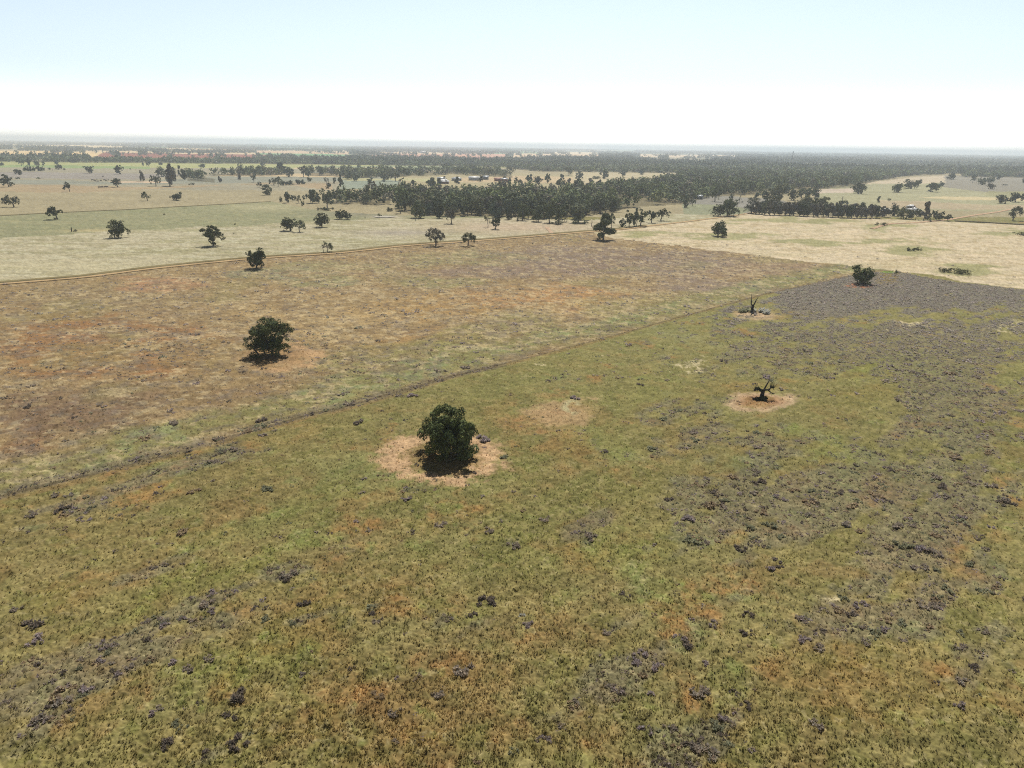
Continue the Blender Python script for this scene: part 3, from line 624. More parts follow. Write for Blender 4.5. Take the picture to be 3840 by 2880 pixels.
# ------------------------------------------------------------------ trees one can point at
# (strip x0, left, right, top, foot x, foot y, style, tone, trunks, label)   pixel units: x0 + v/3.456, 480 + v/3.456
K = 3.456
ISO = [
 (0, 30, 160, 600, 115, 757, 'dense', 'dark', 1, "dark leaning tree at the far west edge, its top knob tilted, in grey pasture"),
 (0, 197, 288, 530, 245, 602, 'dense', 'dark', 1, "small round tree with a thin shadow, in front of the clipped row of bushes"),
 (0, 1103, 1207, 492, 1160, 582, 'dense', 'dark', 1, "mushroom-shaped dark tree standing north of the cattle, casting a flat shadow"),
 (0, 1492, 1592, 480, 1550, 594, 'dense', 'dark', 1, "tall dark tree with ragged skirts, due north of the cattle shade tree"),
 (0, 1825, 1882, 552, 1858, 684, 'casu', 'dull', 1, "thin brownish tree with two stacked crowns, west of the spreading grey gum"),
 (0, 1955, 2095, 612, 2020, 747, 'open', 'grey', 1, "spreading grey gum on a dark oval of shade beside the tall paired gums"),
 (0, 2040, 2150, 500, 2090, 626, 'dense', 'grey', 1, "grey-green rounded gum behind the spreading one, at the west end of the wood"),
 (0, 2150, 2290, 465, 2200, 748, 'casu', 'dull', 1, "tallest ragged gum at the west end of the small wood, foliage down to the ground"),
 (0, 835, 935, 695, 905, 820, 'open', 'dark', 1, "crooked tree with a curving trunk leaning west, alone in blue-grey pasture"),
 (0, 1453, 1566, 648, 1522, 762, 'lolly', 'dark', 1, "round shade tree with cattle lined up on its west side"),
 (0, 65, 262, 868, 180, 1017, 'open', 'dark', 1, "wide drooping tree with a gap in its crown, west edge of the tan field"),
 (0, 1835, 1942, 820, 1915, 936, 'open', 'mid', 1, "small tree with its crown hanging west of the trunk, beside a pale bare patch"),
 (0, 620, 815, 1015, 742, 1177, 'flat', 'dark', 1, "flat-topped wind-blown tree with a lifted eastern tip, small bush at its foot"),
 (0, 1420, 1642, 1190, 1520, 1412, 'dense', 'dark', 2, "big dense black-green tree on two trunks, above the west end of the straw field"),
 (0, 235, 320, 388, 278, 486, 'open', 'grey', 1, "pale open gum in front of the western windbreak"),
 (0, 345, 415, 378, 382, 487, 'casu', 'dark', 1, "tall dark tree beside the pale open gum, windbreak behind it"),
 (0, 440, 512, 424, 475, 484, 'dense', 'mid', 1, "low round tree on the yellow-green strip, between a tall dark tree and a small one"),
 (0, 543, 582, 430, 563, 484, 'lolly', 'mid', 1, "smallest of the four trees along the yellow-green strip"),
 (0, 702, 762, 412, 728, 466, 'dense', 'blue', 1, "dark round tree at the foot of the windbreak, east of the four strip trees"),
 (0, -10, 48, 440, 20, 484, 'dense', 'dark', 1, "round tree cut by the picture edge on the yellow-green strip"),
 (0, 727, 797, 470, 760, 533, 'bush', 'mid', 1, "wide conical bushy tree at the end of the clipped bush row"),
 (0, 1890, 1960, 430, 1925, 489, 'vase', 'dark', 1, "vase-shaped tree narrowing to its foot, in front of the windbreak"),
 (0, 1840, 1866, 440, 1850, 486, 'casu', 'mid', 1, "slender tree just west of the vase-shaped one"),
 (0, 2060, 2108, 440, 2085, 478, 'dense', 'blue', 1, "small dark tree east of the vase-shaped one, touching the windbreak"),
 (640, -30, 80, 495, 30, 642, 'dense', 'grey', 1, "dense gum with pale scrub beneath, behind the tallest ragged gum"),
 (640, 98, 132, 485, 118, 610, 'casu', 'mid', 1, "thin pole-like tree in the gap west of the small wood"),
 (640, 138, 215, 530, 182, 668, 'casu', 'dark', 1, "narrow dark tree at the west tip of the small wood"),
 (640, 15, 148, 830, 72, 933, 'dense', 'dark', 1, "low round tree with a side branch, alone on tan pasture south of the small wood"),
 (640, 1190, 1312, 730, 1242, 862, 'cypress', 'mid', 1, "pointed cypress pine with level lower branches, alone in grey-blue pasture"),
 (640, 1120, 1185, 692, 1145, 766, 'open', 'dark', 1, "small two-lobed tree at the field corner north of the pointed cypress"),
 (640, 1275, 1372, 650, 1335, 738, 'open', 'dark', 2, "spreading tree with several stems, west one of the pair at the field corner"),
 (640, 1350, 1458, 628, 1392, 756, 'open', 'grey', 1, "taller east one of the pair of gums at the field corner"),
 (640, 1430, 1500, 690, 1465, 738, 'bush', 'blue', 1, "blue-green willow bush next to the pair of gums"),
 (640, 1490, 1582, 680, 1535, 734, 'bush', 'blue', 1, "wider blue-green willow bush, second east of the pair of gums"),
 (640, 1618, 1690, 665, 1655, 724, 'bush', 'blue', 1, "dense blue-green bush, west half of a joined pair"),
 (640, 1682, 1746, 665, 1714, 723, 'bush', 'blue', 1, "dense blue-green bush, east half of a joined pair"),
 (640, 1772, 1832, 640, 1802, 693, 'dense', 'mid', 1, "small round tree on straw behind the joined bushes"),
 (640, 1988, 2055, 636, 2020, 720, 'sparse', 'dull', 1, "thin brown half-bare tree on the field edge north of the wood"),
 (640, 2015, 2075, 708, 2045, 779, 'dense', 'dark', 1, "little dark round-headed tree north of the giant vase-shaped gum"),
 (640, 2105, 2142, 640, 2122, 713, 'casu', 'mid', 1, "small upright tree east of the thin brown half-bare one"),
 (640, 2170, 2240, 600, 2198, 757, 'casu', 'mid', 1, "tall ragged gum with a low skirt, in front of the northern wood"),
 (640, 870, 912, 560, 892, 664, 'cypress', 'dull', 1, "brown-green cypress in front of the middle tree row"),
 (640, 1045, 1112, 560, 1078, 698, 'vase', 'grey', 1, "vase-shaped gum standing out on the straw in front of the tree row"),
 (640, 620, 665, 625, 645, 699, 'casu', 'dull', 1, "narrow ragged tree at the east end of the small wood"),
 (640, 375, 443, 462, 408, 511, 'dense', 'dark', 1, "round dark tree alone on the green strip behind the small wood"),
 (640, 868, 940, 445, 905, 530, 'sparse', 'mid', 1, "sparse light green tree poking above the middle tree row"),
 (640, 1160, 1230, 440, 1193, 516, 'open', 'blue', 1, "dark layered tree on the green strip behind the tree row, its crown wide"),
 (640, 1386, 1482, 450, 1436, 600, 'casu', 'blue', 1, "tall dark blue-green tree with a flat wide head above the tree row"),
 (640, 1460, 1602, 500, 1530, 630, 'dense', 'grey', 1, "massive rounded gum at the east end of the middle tree row"),
 (640, 1664, 1760, 485, 1722, 632, 'vase', 'dark', 1, "tall gum with an arching dark top, beside the sandy clearing"),
 (640, 1745, 1815, 512, 1782, 634, 'casu', 'grey', 1, "slimmer gum just east of the arching dark-topped one"),
 (640, 1408, 1448, 885, 1427, 952, 'cypress', 'mid', 1, "small pointed tree, westernmost of the loose grove"),
 (640, 1480, 1562, 825, 1520, 962, 'casu', 'grey', 1, "tall ragged gum in the loose grove, next to the small pointed tree"),
 (640, 1560, 1602, 865, 1580, 938, 'lolly', 'grey', 1, "small round-headed gum behind the tall ragged one in the loose grove"),
 (640, 1598, 1634, 872, 1612, 932, 'lolly', 'grey', 1, "second small round-headed gum in the loose grove, further east"),
 (640, 1630, 1692, 865, 1662, 968, 'open', 'grey', 1, "mid-size gum in the loose grove with a low tuft on its trunk"),
 (640, 1692, 1732, 942, 1712, 1002, 'bush', 'mid', 1, "short bushy tree nearest the straw in the loose grove"),
 (640, 1705, 1742, 865, 1722, 926, 'lolly', 'grey', 1, "slender gum standing behind the short bushy tree of the grove"),
 (640, 1745, 1782, 850, 1763, 910, 'lolly', 'grey', 1, "slender gum at the back of the grove, close to the denser trees"),
 (640, 1785, 1905, 795, 1840, 967, 'casu', 'mid', 2, "broad leafy gum where the loose grove thickens"),
 (640, 1880, 1945, 838, 1915, 966, 'casu', 'grey', 1, "grey gum squeezed between the broad leafy gum and the giant vase-shaped one"),
 (640, 1938, 2122, 785, 2030, 1030, 'vase', 'grey', 1, "giant vase-shaped gum with black bushes around its foot"),
 (640, 2090, 2215, 775, 2150, 966, 'open', 'grey', 1, "big grey gum just behind and east of the giant vase-shaped one"),
 (640, 2130, 2246, 1060, 2188, 1174, 'dense', 'dark', 1, "western of two touching black-green shade trees south of the wood"),
 (640, 2226, 2334, 1062, 2286, 1177, 'dense', 'dark', 2, "eastern of two touching black-green shade trees south of the wood"),
 (640, 1865, 2057, 1098, 1960, 1273, 'lolly', 'dark', 1, "round dark paddock tree with a drooping eastern bough, west of the touching pair"),
 (640, 1445, 1614, 1160, 1560, 1323, 'dense', 'dark', 1, "dark tree leaning against a paler willow-like gum on the straw field"),
 (640, 1590, 1752, 1190, 1666, 1339, 'open', 'grey', 1, "pale wispy gum touching the darker tree on the straw field"),
 (640, 415, 682, 1262, 552, 1516, 'lolly', 'dark', 1, "large round tree on one straight trunk, alone on the pale straw field"),
 (640, 1945, 2112, 1462, 2020, 1602, 'sparse', 'grey', 4, "half-bare tree of many thin stems right beside the dirt track"),
 (1280, 335, 412, 640, 373, 757, 'vase', 'mid', 1, "tall lopsided tree on the green flat in the clearing"),
 (1280, 40, 160, 560, 100, 662, 'dense', 'grey', 1, "grey rounded gum on the edge of the clearing, west side"),
 (1280, 150, 235, 580, 190, 684, 'casu', 'grey', 1, "brownish leafy gum by the clearing, beside the grey rounded one"),
 (1280, 620, 760, 583, 705, 690, 'flat', 'mid', 1, "umbrella-topped gum on the north side of the clearing"),
 (1280, 505, 610, 590, 560, 690, 'dense', 'grey', 1, "broad gum west of the umbrella-topped one"),
 (1280, 740, 830, 640, 780, 770, 'sparse', 'dull', 1, "pinkish half-dead tree rising over the wood's west corner"),
 (1280, 900, 965, 668, 930, 740, 'dense', 'dark', 1, "dark low tree on the homestead flat, west of the white house"),
 (1280, 1100, 1222, 640, 1160, 760, 'casu', 'mid', 1, "feathery upright tree just west of the white house"),
 (1280, 1242, 1300, 650, 1272, 722, 'casu', 'dark', 1, "dark garden tree against the white house wall"),
 (1280, 1325, 1372, 620, 1345, 745, 'sparse', 'dull', 1, "bare-stemmed tree in front of the white house"),
 (1280, 1468, 1535, 628, 1500, 720, 'casu', 'dark', 1, "dark tree in the homestead garden between two roofs"),
 (1280, 1770, 1840, 615, 1805, 690, 'lolly', 'dark', 1, "round dark tree east of the long white roof"),
 (1280, 2095, 2142, 618, 2116, 668, 'lolly', 'blue', 1, "ball-shaped tree behind the small shed at the homestead"),
 (1280, 2150, 2200, 640, 2180, 725, 'casu', 'dark', 1, "dark upright tree east of the small homestead shed"),
 (1280, 590, 666, 1025, 628, 1073, 'bush', 'olive', 1, "round light green bush standing free near the pond"),
 (1280, 698, 805, 935, 765, 1100, 'open', 'mid', 1, "leaning two-tiered gum at the west front corner of the big wood"),
 (1280, 900, 1100, 960, 1025, 1158, 'dense', 'mid', 1, "broad gum in front of the big wood, trunk bare and dark"),
 (1280, 1205, 1335, 1000, 1280, 1162, 'casu', 'dark', 1, "deep green tree on an oval shadow at the wood's front edge"),
 (1280, 1345, 1484, 1035, 1430, 1230, 'open', 'dull', 1, "brownish tall gum standing forward of the wood on the straw"),
 (1280, 1850, 1932, 1060, 1900, 1276, 'sparse', 'grey', 1, "dead-looking pale pole tree with a small tuft, beside the dark ball tree"),
 (1280, 1908, 2078, 968, 1990, 1152, 'dense', 'blue', 2, "blackish blue dense tree in the front of the wood"),
 (1280, 1937, 2060, 1158, 2004, 1302, 'lolly', 'dark', 1, "dark round-headed tree standing on pink straw in front of the blackish tree"),
 (1280, 2120, 2215, 1005, 2168, 1177, 'cypress', 'dark', 1, "conical dark tree at the wood's front, east of the blackish one"),
 (1280, 1095, 1344, 1293, 1225, 1516, 'open', 'dull', 1, "open-crowned gum with visible forked limbs, right on the dirt track"),
 (1280, 1560, 1748, 1343, 1642, 1516, 'open', 'dark', 1, "bushy dark tree with three lobes, just south of the dirt track"),
 (1920, 280, 400, 625, 342, 719, 'dense', 'dark', 1, "dark wide tree alone in the pale clearing"),
 (1920, 180, 262, 600, 222, 715, 'casu', 'blue', 1, "tall dark tree at the clearing edge, west of the dark wide one"),
 (1920, 22, 140, 632, 92, 756, 'open', 'dark', 2, "dark multi-stemmed tree at the clearing's western edge"),
 (1920, 425, 500, 590, 460, 706, 'casu', 'mid', 1, "upright leafy gum east of the dark wide clearing tree"),
 (1920, 625, 675, 596, 650, 668, 'casu', 'blue', 1, "narrow dark tree on the northern edge of the clearing"),
 (1920, 690, 802, 500, 735, 613, 'vase', 'grey', 1, "vase-shaped gum on the northern edge of the pale clearing"),
 (1920, 820, 922, 555, 870, 655, 'dense', 'blue', 1, "dark squat tree in the clearing between two cypress groups"),
 (1920, 1138, 1248, 530, 1195, 652, 'dense', 'mid', 1, "shaggy round gum in the northern pasture clearing"),
 (1920, 1380, 1480, 545, 1428, 633, 'vase', 'blue', 1, "umbrella tree alone in the northern pasture clearing"),
 (1920, 1645, 1732, 530, 1690, 602, 'dense', 'blue', 1, "dark tree at the eastern end of the pasture clearing"),
 (1920, 712, 758, 650, 736, 760, 'cypress', 'dull', 1, "brown-tipped cypress, pointed, beside a dark round neighbour"),
 (1920, 570, 702, 660, 640, 775, 'dense', 'mid', 1, "broad tree west of the brown-tipped cypress"),
 (1920, 800, 932, 655, 835, 822, 'casu', 'dark', 2, "tall tiered dark tree in the middle of the cypress groups"),
 (1920, 958, 1048, 650, 1002, 765, 'cypress', 'dull', 1, "twin-peaked brownish cypress above a dark round tree"),
 (1920, 953, 1078, 720, 1020, 812, 'dense', 'dark', 1, "dark round tree in front of the twin-peaked cypress"),
 (1920, 1085, 1150, 668, 1112, 770, 'casu', 'dull', 1, "reddish brown tree east of the twin-peaked cypress"),
 (1920, 1055, 1330, 1108, 1180, 1442, 'casu', 'mid', 1, "huge shaggy gum south of the track bend, hanging boughs and a black shadow"),
 (1920, 1235, 1335, 1100, 1295, 1282, 'open', 'grey', 1, "gum leaning out behind the huge shaggy one"),
 (1920, 1388, 1482, 1165, 1440, 1274, 'bush', 'dark', 1, "bushy low tree at the west end of the trackside clump"),
 (1920, 1455, 1575, 1060, 1515, 1277, 'vase', 'mid', 1, "forked gum in the trackside clump, second from its west end"),
 (1920, 1555, 1640, 1035, 1600, 1268, 'casu', 'grey', 2, "tall thin-stemmed gum in the middle of the trackside clump"),
 (1920, 1630, 1750, 1050, 1665, 1262, 'vase', 'mid', 2, "many-stemmed gum at the east end of the trackside clump"),
 (1920, 1745, 1892, 1065, 1808, 1217, 'vase', 'dark', 1, "dark spreading gum by the track, between the clump and the last crooked tree"),
 (1920, 1880, 2040, 1035, 1925, 1192, 'open', 'dark', 1, "crooked tree with a long eastern bough, last before the open straw"),
 (1920, 395, 560, 985, 485, 1218, 'vase', 'mid', 1, "front-edge gum standing in black undergrowth, west one of two"),
 (1920, 535, 672, 1000, 600, 1226, 'vase', 'mid', 1, "front-edge gum standing in black undergrowth, east one of two"),
 (1920, 755, 985, 978, 860, 1212, 'casu', 'grey', 1, "shrubby silver gum with bushes at its feet at the wood's front"),
 (1920, 55, 225, 985, 135, 1187, 'open', 'mid', 1, "airy gum at the front of the wood beside a tiny conical bush"),
 (1920, 258, 400, 1000, 330, 1202, 'casu', 'mid', 3, "many-stemmed gum in front of the wood, third from the conical bush"),
 (1920, 640, 745, 1055, 700, 1206, 'open', 'grey', 2, "thin-stemmed airy gum between the black undergrowth and the silver gum"),
 (2560, 366, 545, 985, 460, 1133, 'dense', 'dark', 2, "low black-green tree leaning on the large sunlit gum by the track"),
 (2560, 495, 705, 918, 575, 1132, 'dense', 'mid', 1, "large sunlit gum by the dirt track east of the woods"),
 (2560, 350, 492, 758, 415, 948, 'open', 'mid', 1, "tall gum with a bare lower trunk in lilac pasture at the wood edge"),
 (2560, 718, 757, 862, 735, 958, 'sparse', 'olive', 1, "thin light green sapling in the lilac pasture"),
 (2560, -10, 80, 865, 22, 1023, 'dense', 'mid', 2, "dense green gum at the eastern tip of the front wood"),
 (2560, 90, 168, 905, 125, 1003, 'open', 'mid', 1, "small gum just off the eastern tip of the front wood"),
 (2560, 600, 658, 858, 628, 912, 'bush', 'grey', 1, "grey round bush at the foot of the big wood, east of the tall bare gum"),
 (2560, 934, 988, 832, 960, 906, 'casu', 'grey', 1, "small grey tree standing out from the big wood's edge"),
 (2560, 382, 590, 1205, 470, 1394, 'bush', 'mid', 3, "shrubby many-limbed gum alone on the eastern straw field"),
 (2560, 1010, 1135, 808, 1075, 940, 'dense', 'mid', 1, "round gum behind the west end of the planted windbreak"),
 (2560, 1115, 1305, 735, 1215, 950, 'dense', 'olive', 1, "big light green gum towering behind the planted windbreak"),
 (2560, 1295, 1385, 750, 1340, 845, 'dense', 'blue', 1, "bluish rounded gum between the windbreak and the big wood"),
 (2560, 1350, 1480, 790, 1415, 930, 'dense', 'olive', 1, "olive gum at the back of the windbreak, west of the flat hedge-like group"),
 (2560, 1470, 1600, 782, 1540, 900, 'dense', 'mid', 1, "gum in the flat hedge-like group behind the windbreak, western"),
 (2560, 1580, 1700, 775, 1640, 900, 'dense', 'mid', 1, "gum in the flat hedge-like group behind the windbreak, central"),
 (2560, 1660, 1775, 772, 1725, 895, 'dense', 'mid', 1, "gum in the flat hedge-like group behind the windbreak, eastern"),
 (2560, 2025, 2150, 930, 2060, 1010, 'flat', 'dark', 1, "wide low dark tree with a spike of dead wood above it"),
 (2560, 1115, 1250, 870, 1180, 1020, 'dense', 'olive', 1, "olive crown pushing up through the west half of the windbreak"),
 (2560, 1500, 1700, 880, 1600, 1040, 'dense', 'olive', 1, "olive broad crown in the middle of the windbreak"),
 (2560, 1690, 1875, 885, 1780, 1040, 'dense', 'olive', 1, "golden green crown in the windbreak with a dark eastern side"),
 (3200, -10, 156, 708, 75, 847, 'dense', 'dark', 2, "squat dark tree on the pale flat, west one of three before the wood"),
 (3200, 498, 652, 710, 575, 830, 'dense', 'mid', 2, "dome-shaped tree on the pale flat in front of the belt, middle one"),
 (3200, 662, 832, 665, 745, 783, 'dense', 'dark', 2, "wide dark dome tree joined by a smaller one on its east side"),
 (3200, 808, 878, 660, 846, 743, 'dense', 'dark', 1, "smaller tree joined to the wide dark dome"),
 (3200, 942, 1100, 706, 1030, 822, 'dense', 'mid', 2, "lopsided dome tree rising to the east, a small round tree behind it"),
 (3200, 1094, 1169, 690, 1130, 752, 'bush', 'blue', 1, "small round tree behind the lopsided dome"),
 (3200, 1212, 1318, 583, 1265, 664, 'dense', 'dark', 1, "squat tree against the east end of the belt of trees"),
 (3200, 1518, 1590, 588, 1545, 705, 'vase', 'grey', 1, "pale vase-shaped gum in lilac pasture"),
 (3200, 1600, 1706, 643, 1650, 733, 'dense', 'mid', 2, "rounded tree with a broken skirt, east of the pale vase-shaped gum"),
 (3200, 1718, 1822, 628, 1768, 703, 'dense', 'mid', 1, "flat-bottomed tree in lilac pasture, further back than its rounded neighbours"),
 (3200, 1735, 1816, 712, 1775, 788, 'dense', 'dull', 1, "small brownish tree directly in front of the flat-bottomed one"),
 (3200, 1857, 2006, 865, 1935, 972, 'dense', 'dark', 2, "solid dark tree on straw, west of the wide-crowned one near the picture edge"),
 (3200, 2028, 2168, 836, 2112, 955, 'dense', 'dark', 2, "wide-crowned dark tree near the eastern picture edge"),
 (3200, 2162, 2210, 848, 2185, 922, 'casu', 'mid', 1, "thin tree touching the wide-crowned one at the picture edge"),
 (3200, 1996, 2168, 1008, 2062, 1192, 'open', 'dark', 1, "lone drooping tree with a slanting trunk at the end of the side track"),
 (3200, 2190, 2260, 636, 2215, 713, 'dense', 'dark', 1, "dark tree cut by the eastern picture edge in lilac pasture"),
 (3200, 1855, 1920, 600, 1888, 665, 'dense', 'blue', 1, "small dark tree in front of the eastern tree line"),
 (3200, 300, 341, 878, 320, 960, 'cypress', 'dark', 1, "single small cypress on the green slope behind the windbreak"),
 (3200, 320, 447, 1006, 385, 1142, 'dense', 'dull', 2, "brown-green tree shading the small white shed"),
 (3200, 448, 582, 1008, 510, 1132, 'dense', 'dark', 2, "dark green garden tree between the shed and the yellow-green one"),
 (3200, 563, 718, 1015, 650, 1167, 'dense', 'olive', 1, "yellow-green rounded tree next to the white farmhouse"),
 (3200, 700, 760, 1060, 705, 1172, 'lolly', 'mid', 1, "small fruit tree in front of the white farmhouse, western"),
 (3200, 738, 780, 1062, 752, 1174, 'lolly', 'mid', 1, "small fruit tree in front of the white farmhouse, eastern"),
 (3200, 783, 848, 1040, 805, 1181, 'open', 'mid', 1, "grey-green tree at the farmhouse's eastern corner"),
 (3200, 840, 880, 1052, 858, 1140, 'cypress', 'dark', 1, "tiny dark cypress behind the farmhouse's eastern corner"),
 (3200, 878, 976, 946, 912, 1190, 'casu', 'dull', 1, "tallest slim gum by the farmhouse, overtopping all its neighbours"),
 (3200, 950, 1002, 1098, 968, 1187, 'bush', 'olive', 1, "light green sapling just east of the tallest slim gum"),
 (3200, 998, 1072, 1060, 1030, 1190, 'flat', 'mid', 1, "flat-topped tree in the row of small trees east of the farmhouse"),
 (3200, 1050, 1112, 1068, 1075, 1192, 'lolly', 'mid', 1, "round-topped tree in the row east of the farmhouse, between two others"),
 (3200, 1088, 1162, 1074, 1120, 1194, 'lolly', 'mid', 1, "last but one tree of the row east of the farmhouse"),
 (3200, 1168, 1274, 1114, 1220, 1202, 'flat', 'dark', 1, "small umbrella tree, last of the row east of the farmhouse"),
 (3200, 478, 590, 962, 540, 1060, 'sparse', 'dull', 1, "bare brown treetop rising behind the dark garden tree"),
]
for i, (cx, l, r_, t, bx, by) in enumerate([(0, 303, 350, 496, 328, 555), (0, 345, 378, 486, 362, 555), (0, 372, 414, 494, 393, 557), (0, 412, 468, 500, 440, 556), (0, 468, 522, 488, 495, 555), (0, 520, 578, 498, 550, 555)]):
    ISO.append((cx, l, r_, t, bx, by, 'bush', 'mid' if i % 2 else 'dark', 1, "%s tree from the west in the tight row of six rounded trees" % ["first", "second", "third", "fourth", "fifth", "sixth"][i]))
TREES = []
def iso_tree(x0, l, r_, t, bx, by, style, tone, trunks, label, k):
    pl, pr, pt, pbx, pby = x0 + l / K, x0 + r_ / K, 480 + t / K, x0 + bx / K, 480 + by / K
    x, y = gp(pbx, pby); mpp = m_per_px(pbx, pby)
    Wd = (pr - pl) * mpp; H = max(float(height_at(pbx, pby, pt)), .6); lean = ((pl + pr) / 2 - pbx) * mpp
    pxa = Wd * H / (mpp * 3.75) ** 2
    n = int(np.clip(pxa * 9, 260, 7000))
    d = make_tree(style, Wd, H, 1000 + k, n, tone, float(np.clip(lean, -Wd * .3, Wd * .3)), trunks, {'sparse': 2.2, 'open': 4.0}.get(style, 6.0))
    nm = "bush" if style == 'bush' and H < 4.5 else ("cypress_tree" if style == 'cypress' else "tree")
    g = None
    TREES.append((pbx, pby)); 
    return place_tree(nm, label, "bush" if nm == "bush" else "tree", (float(x), float(y), -.35), d, g, bark=M_PALEBARK if tone in ('grey',) and style in ('open', 'vase', 'sparse') else M_BARK)
for k, a in enumerate(ISO): iso_tree(*a, k)

# the trees of the near paddocks, full size in the picture
def near_tree(pl, pr, pt, bx, by, style, tone, trunks, label, seed, dens=9, cover=8, lean=None, nmax=30000):
    x, y = gp(bx, by); m = m_per_px(bx, by); Wd = (pr - pl) * m; H = float(height_at(bx, by, pt))
    n = int(min(Wd * H / (m * 3.75) ** 2 * dens, nmax))
    d = make_tree(style, Wd, H, seed, n, tone, ((pl + pr) / 2 - bx) * m if lean is None else lean, trunks, cover)
    TREES.append((bx, by)); return place_tree("tree", label, "tree", (float(x), float(y), -.35), d)
near_tree(1580, 1778, 1536, 1690, 1706, 'weep', 'mid', 2, "big willowy dark tree nearest the camera, inside a ring of bare pink earth", 11, 20, 11.0)
near_tree(941, 1090, 1196, 1014, 1326, 'dense', 'mid', 4, "large rounded tree on several trunks over a black shadow in the rusty paddock", 12, 20, 10.0)
near_tree(929, 997, 930, 962, 1004, 'lolly', 'dark', 1, "ragged dark tree just south of the dirt track in the western half", 13, 10)
near_tree(3191, 3266, 993, 3226, 1060, 'dense', 'mid', 2, "egg-shaped dark tree leaning east at the end of the old fence line", 14, 10)
def low_bush(pl, pr, pt, by, tone, label, seed, cat="bush"):
    bx = (pl + pr) / 2; x, y = gp(bx, by); m = m_per_px(bx, by); Wd = (pr - pl) * m; H = max(float(height_at(bx, by, pt)), .5)
    n = int(np.clip(Wd * H / (m * 3.75) ** 2 * 9, 120, 2500))
    (v, f, c), (tv, tf) = make_tree('bush', Wd, H, seed, n, tone, 0, 1, 3)
    o = thing("bush", label, cat, (float(x), float(y), -.3)); link("foliage", mesh_np("foliage", v, f, c), M_LEAF, o); link("stem", mesh_np("stem", tv, tf), M_BARK, o)
for a in [
 (3393, 3417, 925, 938, 'dark', "dark low bush, western of three on the green mark in the straw field"),
 (3417, 3434, 927, 938, 'dark', "dark low bush, middle of three on the green mark in the straw field"),
 (3432, 3456, 925, 936, 'dark', "dark low bush, eastern of three on the green mark in the straw field"),
 (3514, 3570, 1000, 1016, 'olive', "low olive thicket on the green mark by the straw field's southern edge, western"),
 (3566, 3640, 1006, 1024, 'olive', "low olive thicket on the green mark by the straw field's southern edge, eastern"),
 (3354, 3368, 1009, 1024, 'mid', "single ball bush on the bright green patch east of the egg-shaped tree"),
 (3280, 3297, 832, 842, 'dark', "small dark bush on the grass in front of the farmhouse drive, western"),
 (3299, 3329, 832, 844, 'dark', "wider dark bush on the grass in front of the farmhouse drive, eastern"),
 (3808, 3860, 868, 880, 'olive', "low green thicket in straw at the eastern picture edge"),
 (202, 217, 814, 821, 'dark', "small black bush at the foot of the flat-topped wind-blown tree"),
 (276, 290, 858, 866, 'dark', "dark clump beside the dead pole in the green field"),
 (57, 74, 663, 670, 'dark', "low dark scrub between the leaning tree and the mushroom-shaped tree"),
 (137, 152, 664, 669, 'mid', "thin low scrub in grey pasture, east of the low dark scrub"),
 (181, 190, 628, 637, 'dark', "little dark bush alone just past the clipped row"),
 (237, 246, 630, 637, 'dark', "little ball bush east of the conical bushy tree"),
 (486, 491, 629, 635, 'dark', "speck-like dark bush in the pasture behind the cattle"),
 (612, 620, 799, 804, 'dark', "tiny bush on the green field, western paddock"),
 (877, 885, 835, 841, 'dark', "tiny round bush on the border of green field and straw field"),
 (874, 879, 871, 875, 'dark', "tiny dot of bush on the straw field east of the large round tree"),
 (1189, 1198, 776, 787, 'dark', "black bush west of the giant vase-shaped gum's foot"),
 (1201, 1241, 775, 787, 'dark', "black mat of bushes under the giant vase-shaped gum"),
 (1243, 1253, 776, 784, 'dark', "black bush east of the giant vase-shaped gum's foot"),
 (1367, 1371, 811, 817, 'dark', "small dark bush between the touching pair and the pond"),
 (1416, 1431, 800, 810, 'dark', "bush on the pond bank"),
 (1556, 1561, 822, 826, 'dark', "dot of a bush in front of the wood's broad gum"),
 (2058, 2076, 830, 838, 'dark', "undergrowth bush by the two front-edge gums, western"),
 (2080, 2112, 822, 840, 'dark', "undergrowth bush by the two front-edge gums, eastern"),
 (2145, 2170, 824, 838, 'mid', "bush at the foot of the silver gum, western"),
 (2185, 2206, 824, 838, 'mid', "bush at the foot of the silver gum, eastern"),
 (1936, 1945, 808, 827, 'dark', "tiny conical bush at the front of the wood"),
 (3327, 3341, 742, 752, 'grey', "grey thorny bush on the green slope behind the farmhouse"),
 (3760, 3780, 690, 694, 'dark', "low scrub line in the eastern lilac pasture"),
 (2220, 2262, 660, 670, 'olive', "olive thicket under the umbrella tree of the northern clearing"),
 (706, 712, 688, 692, 'dark', "fallen dark branch pile in grass, west one"),
 (714, 730, 684, 692, 'dark', "fallen dark branch pile in grass, east one"),
 (2780, 2787, 752, 758, 'dark', "dark bush beside the light green sapling in lilac pasture"),
 (932, 940, 1000, 1007, 'mid', "pale small bush a few steps west of the ragged trackside tree"),
 (2232, 2252, 890, 896, 'dark', "heap of dark timber under the huge shaggy gum"),
 (1995, 1999, 909, 913, 'dark', "speck of bush in the grey-brown stubble north of centre")]:
    low_bush(*a[:5], a[5], 3000 + int(a[0]))

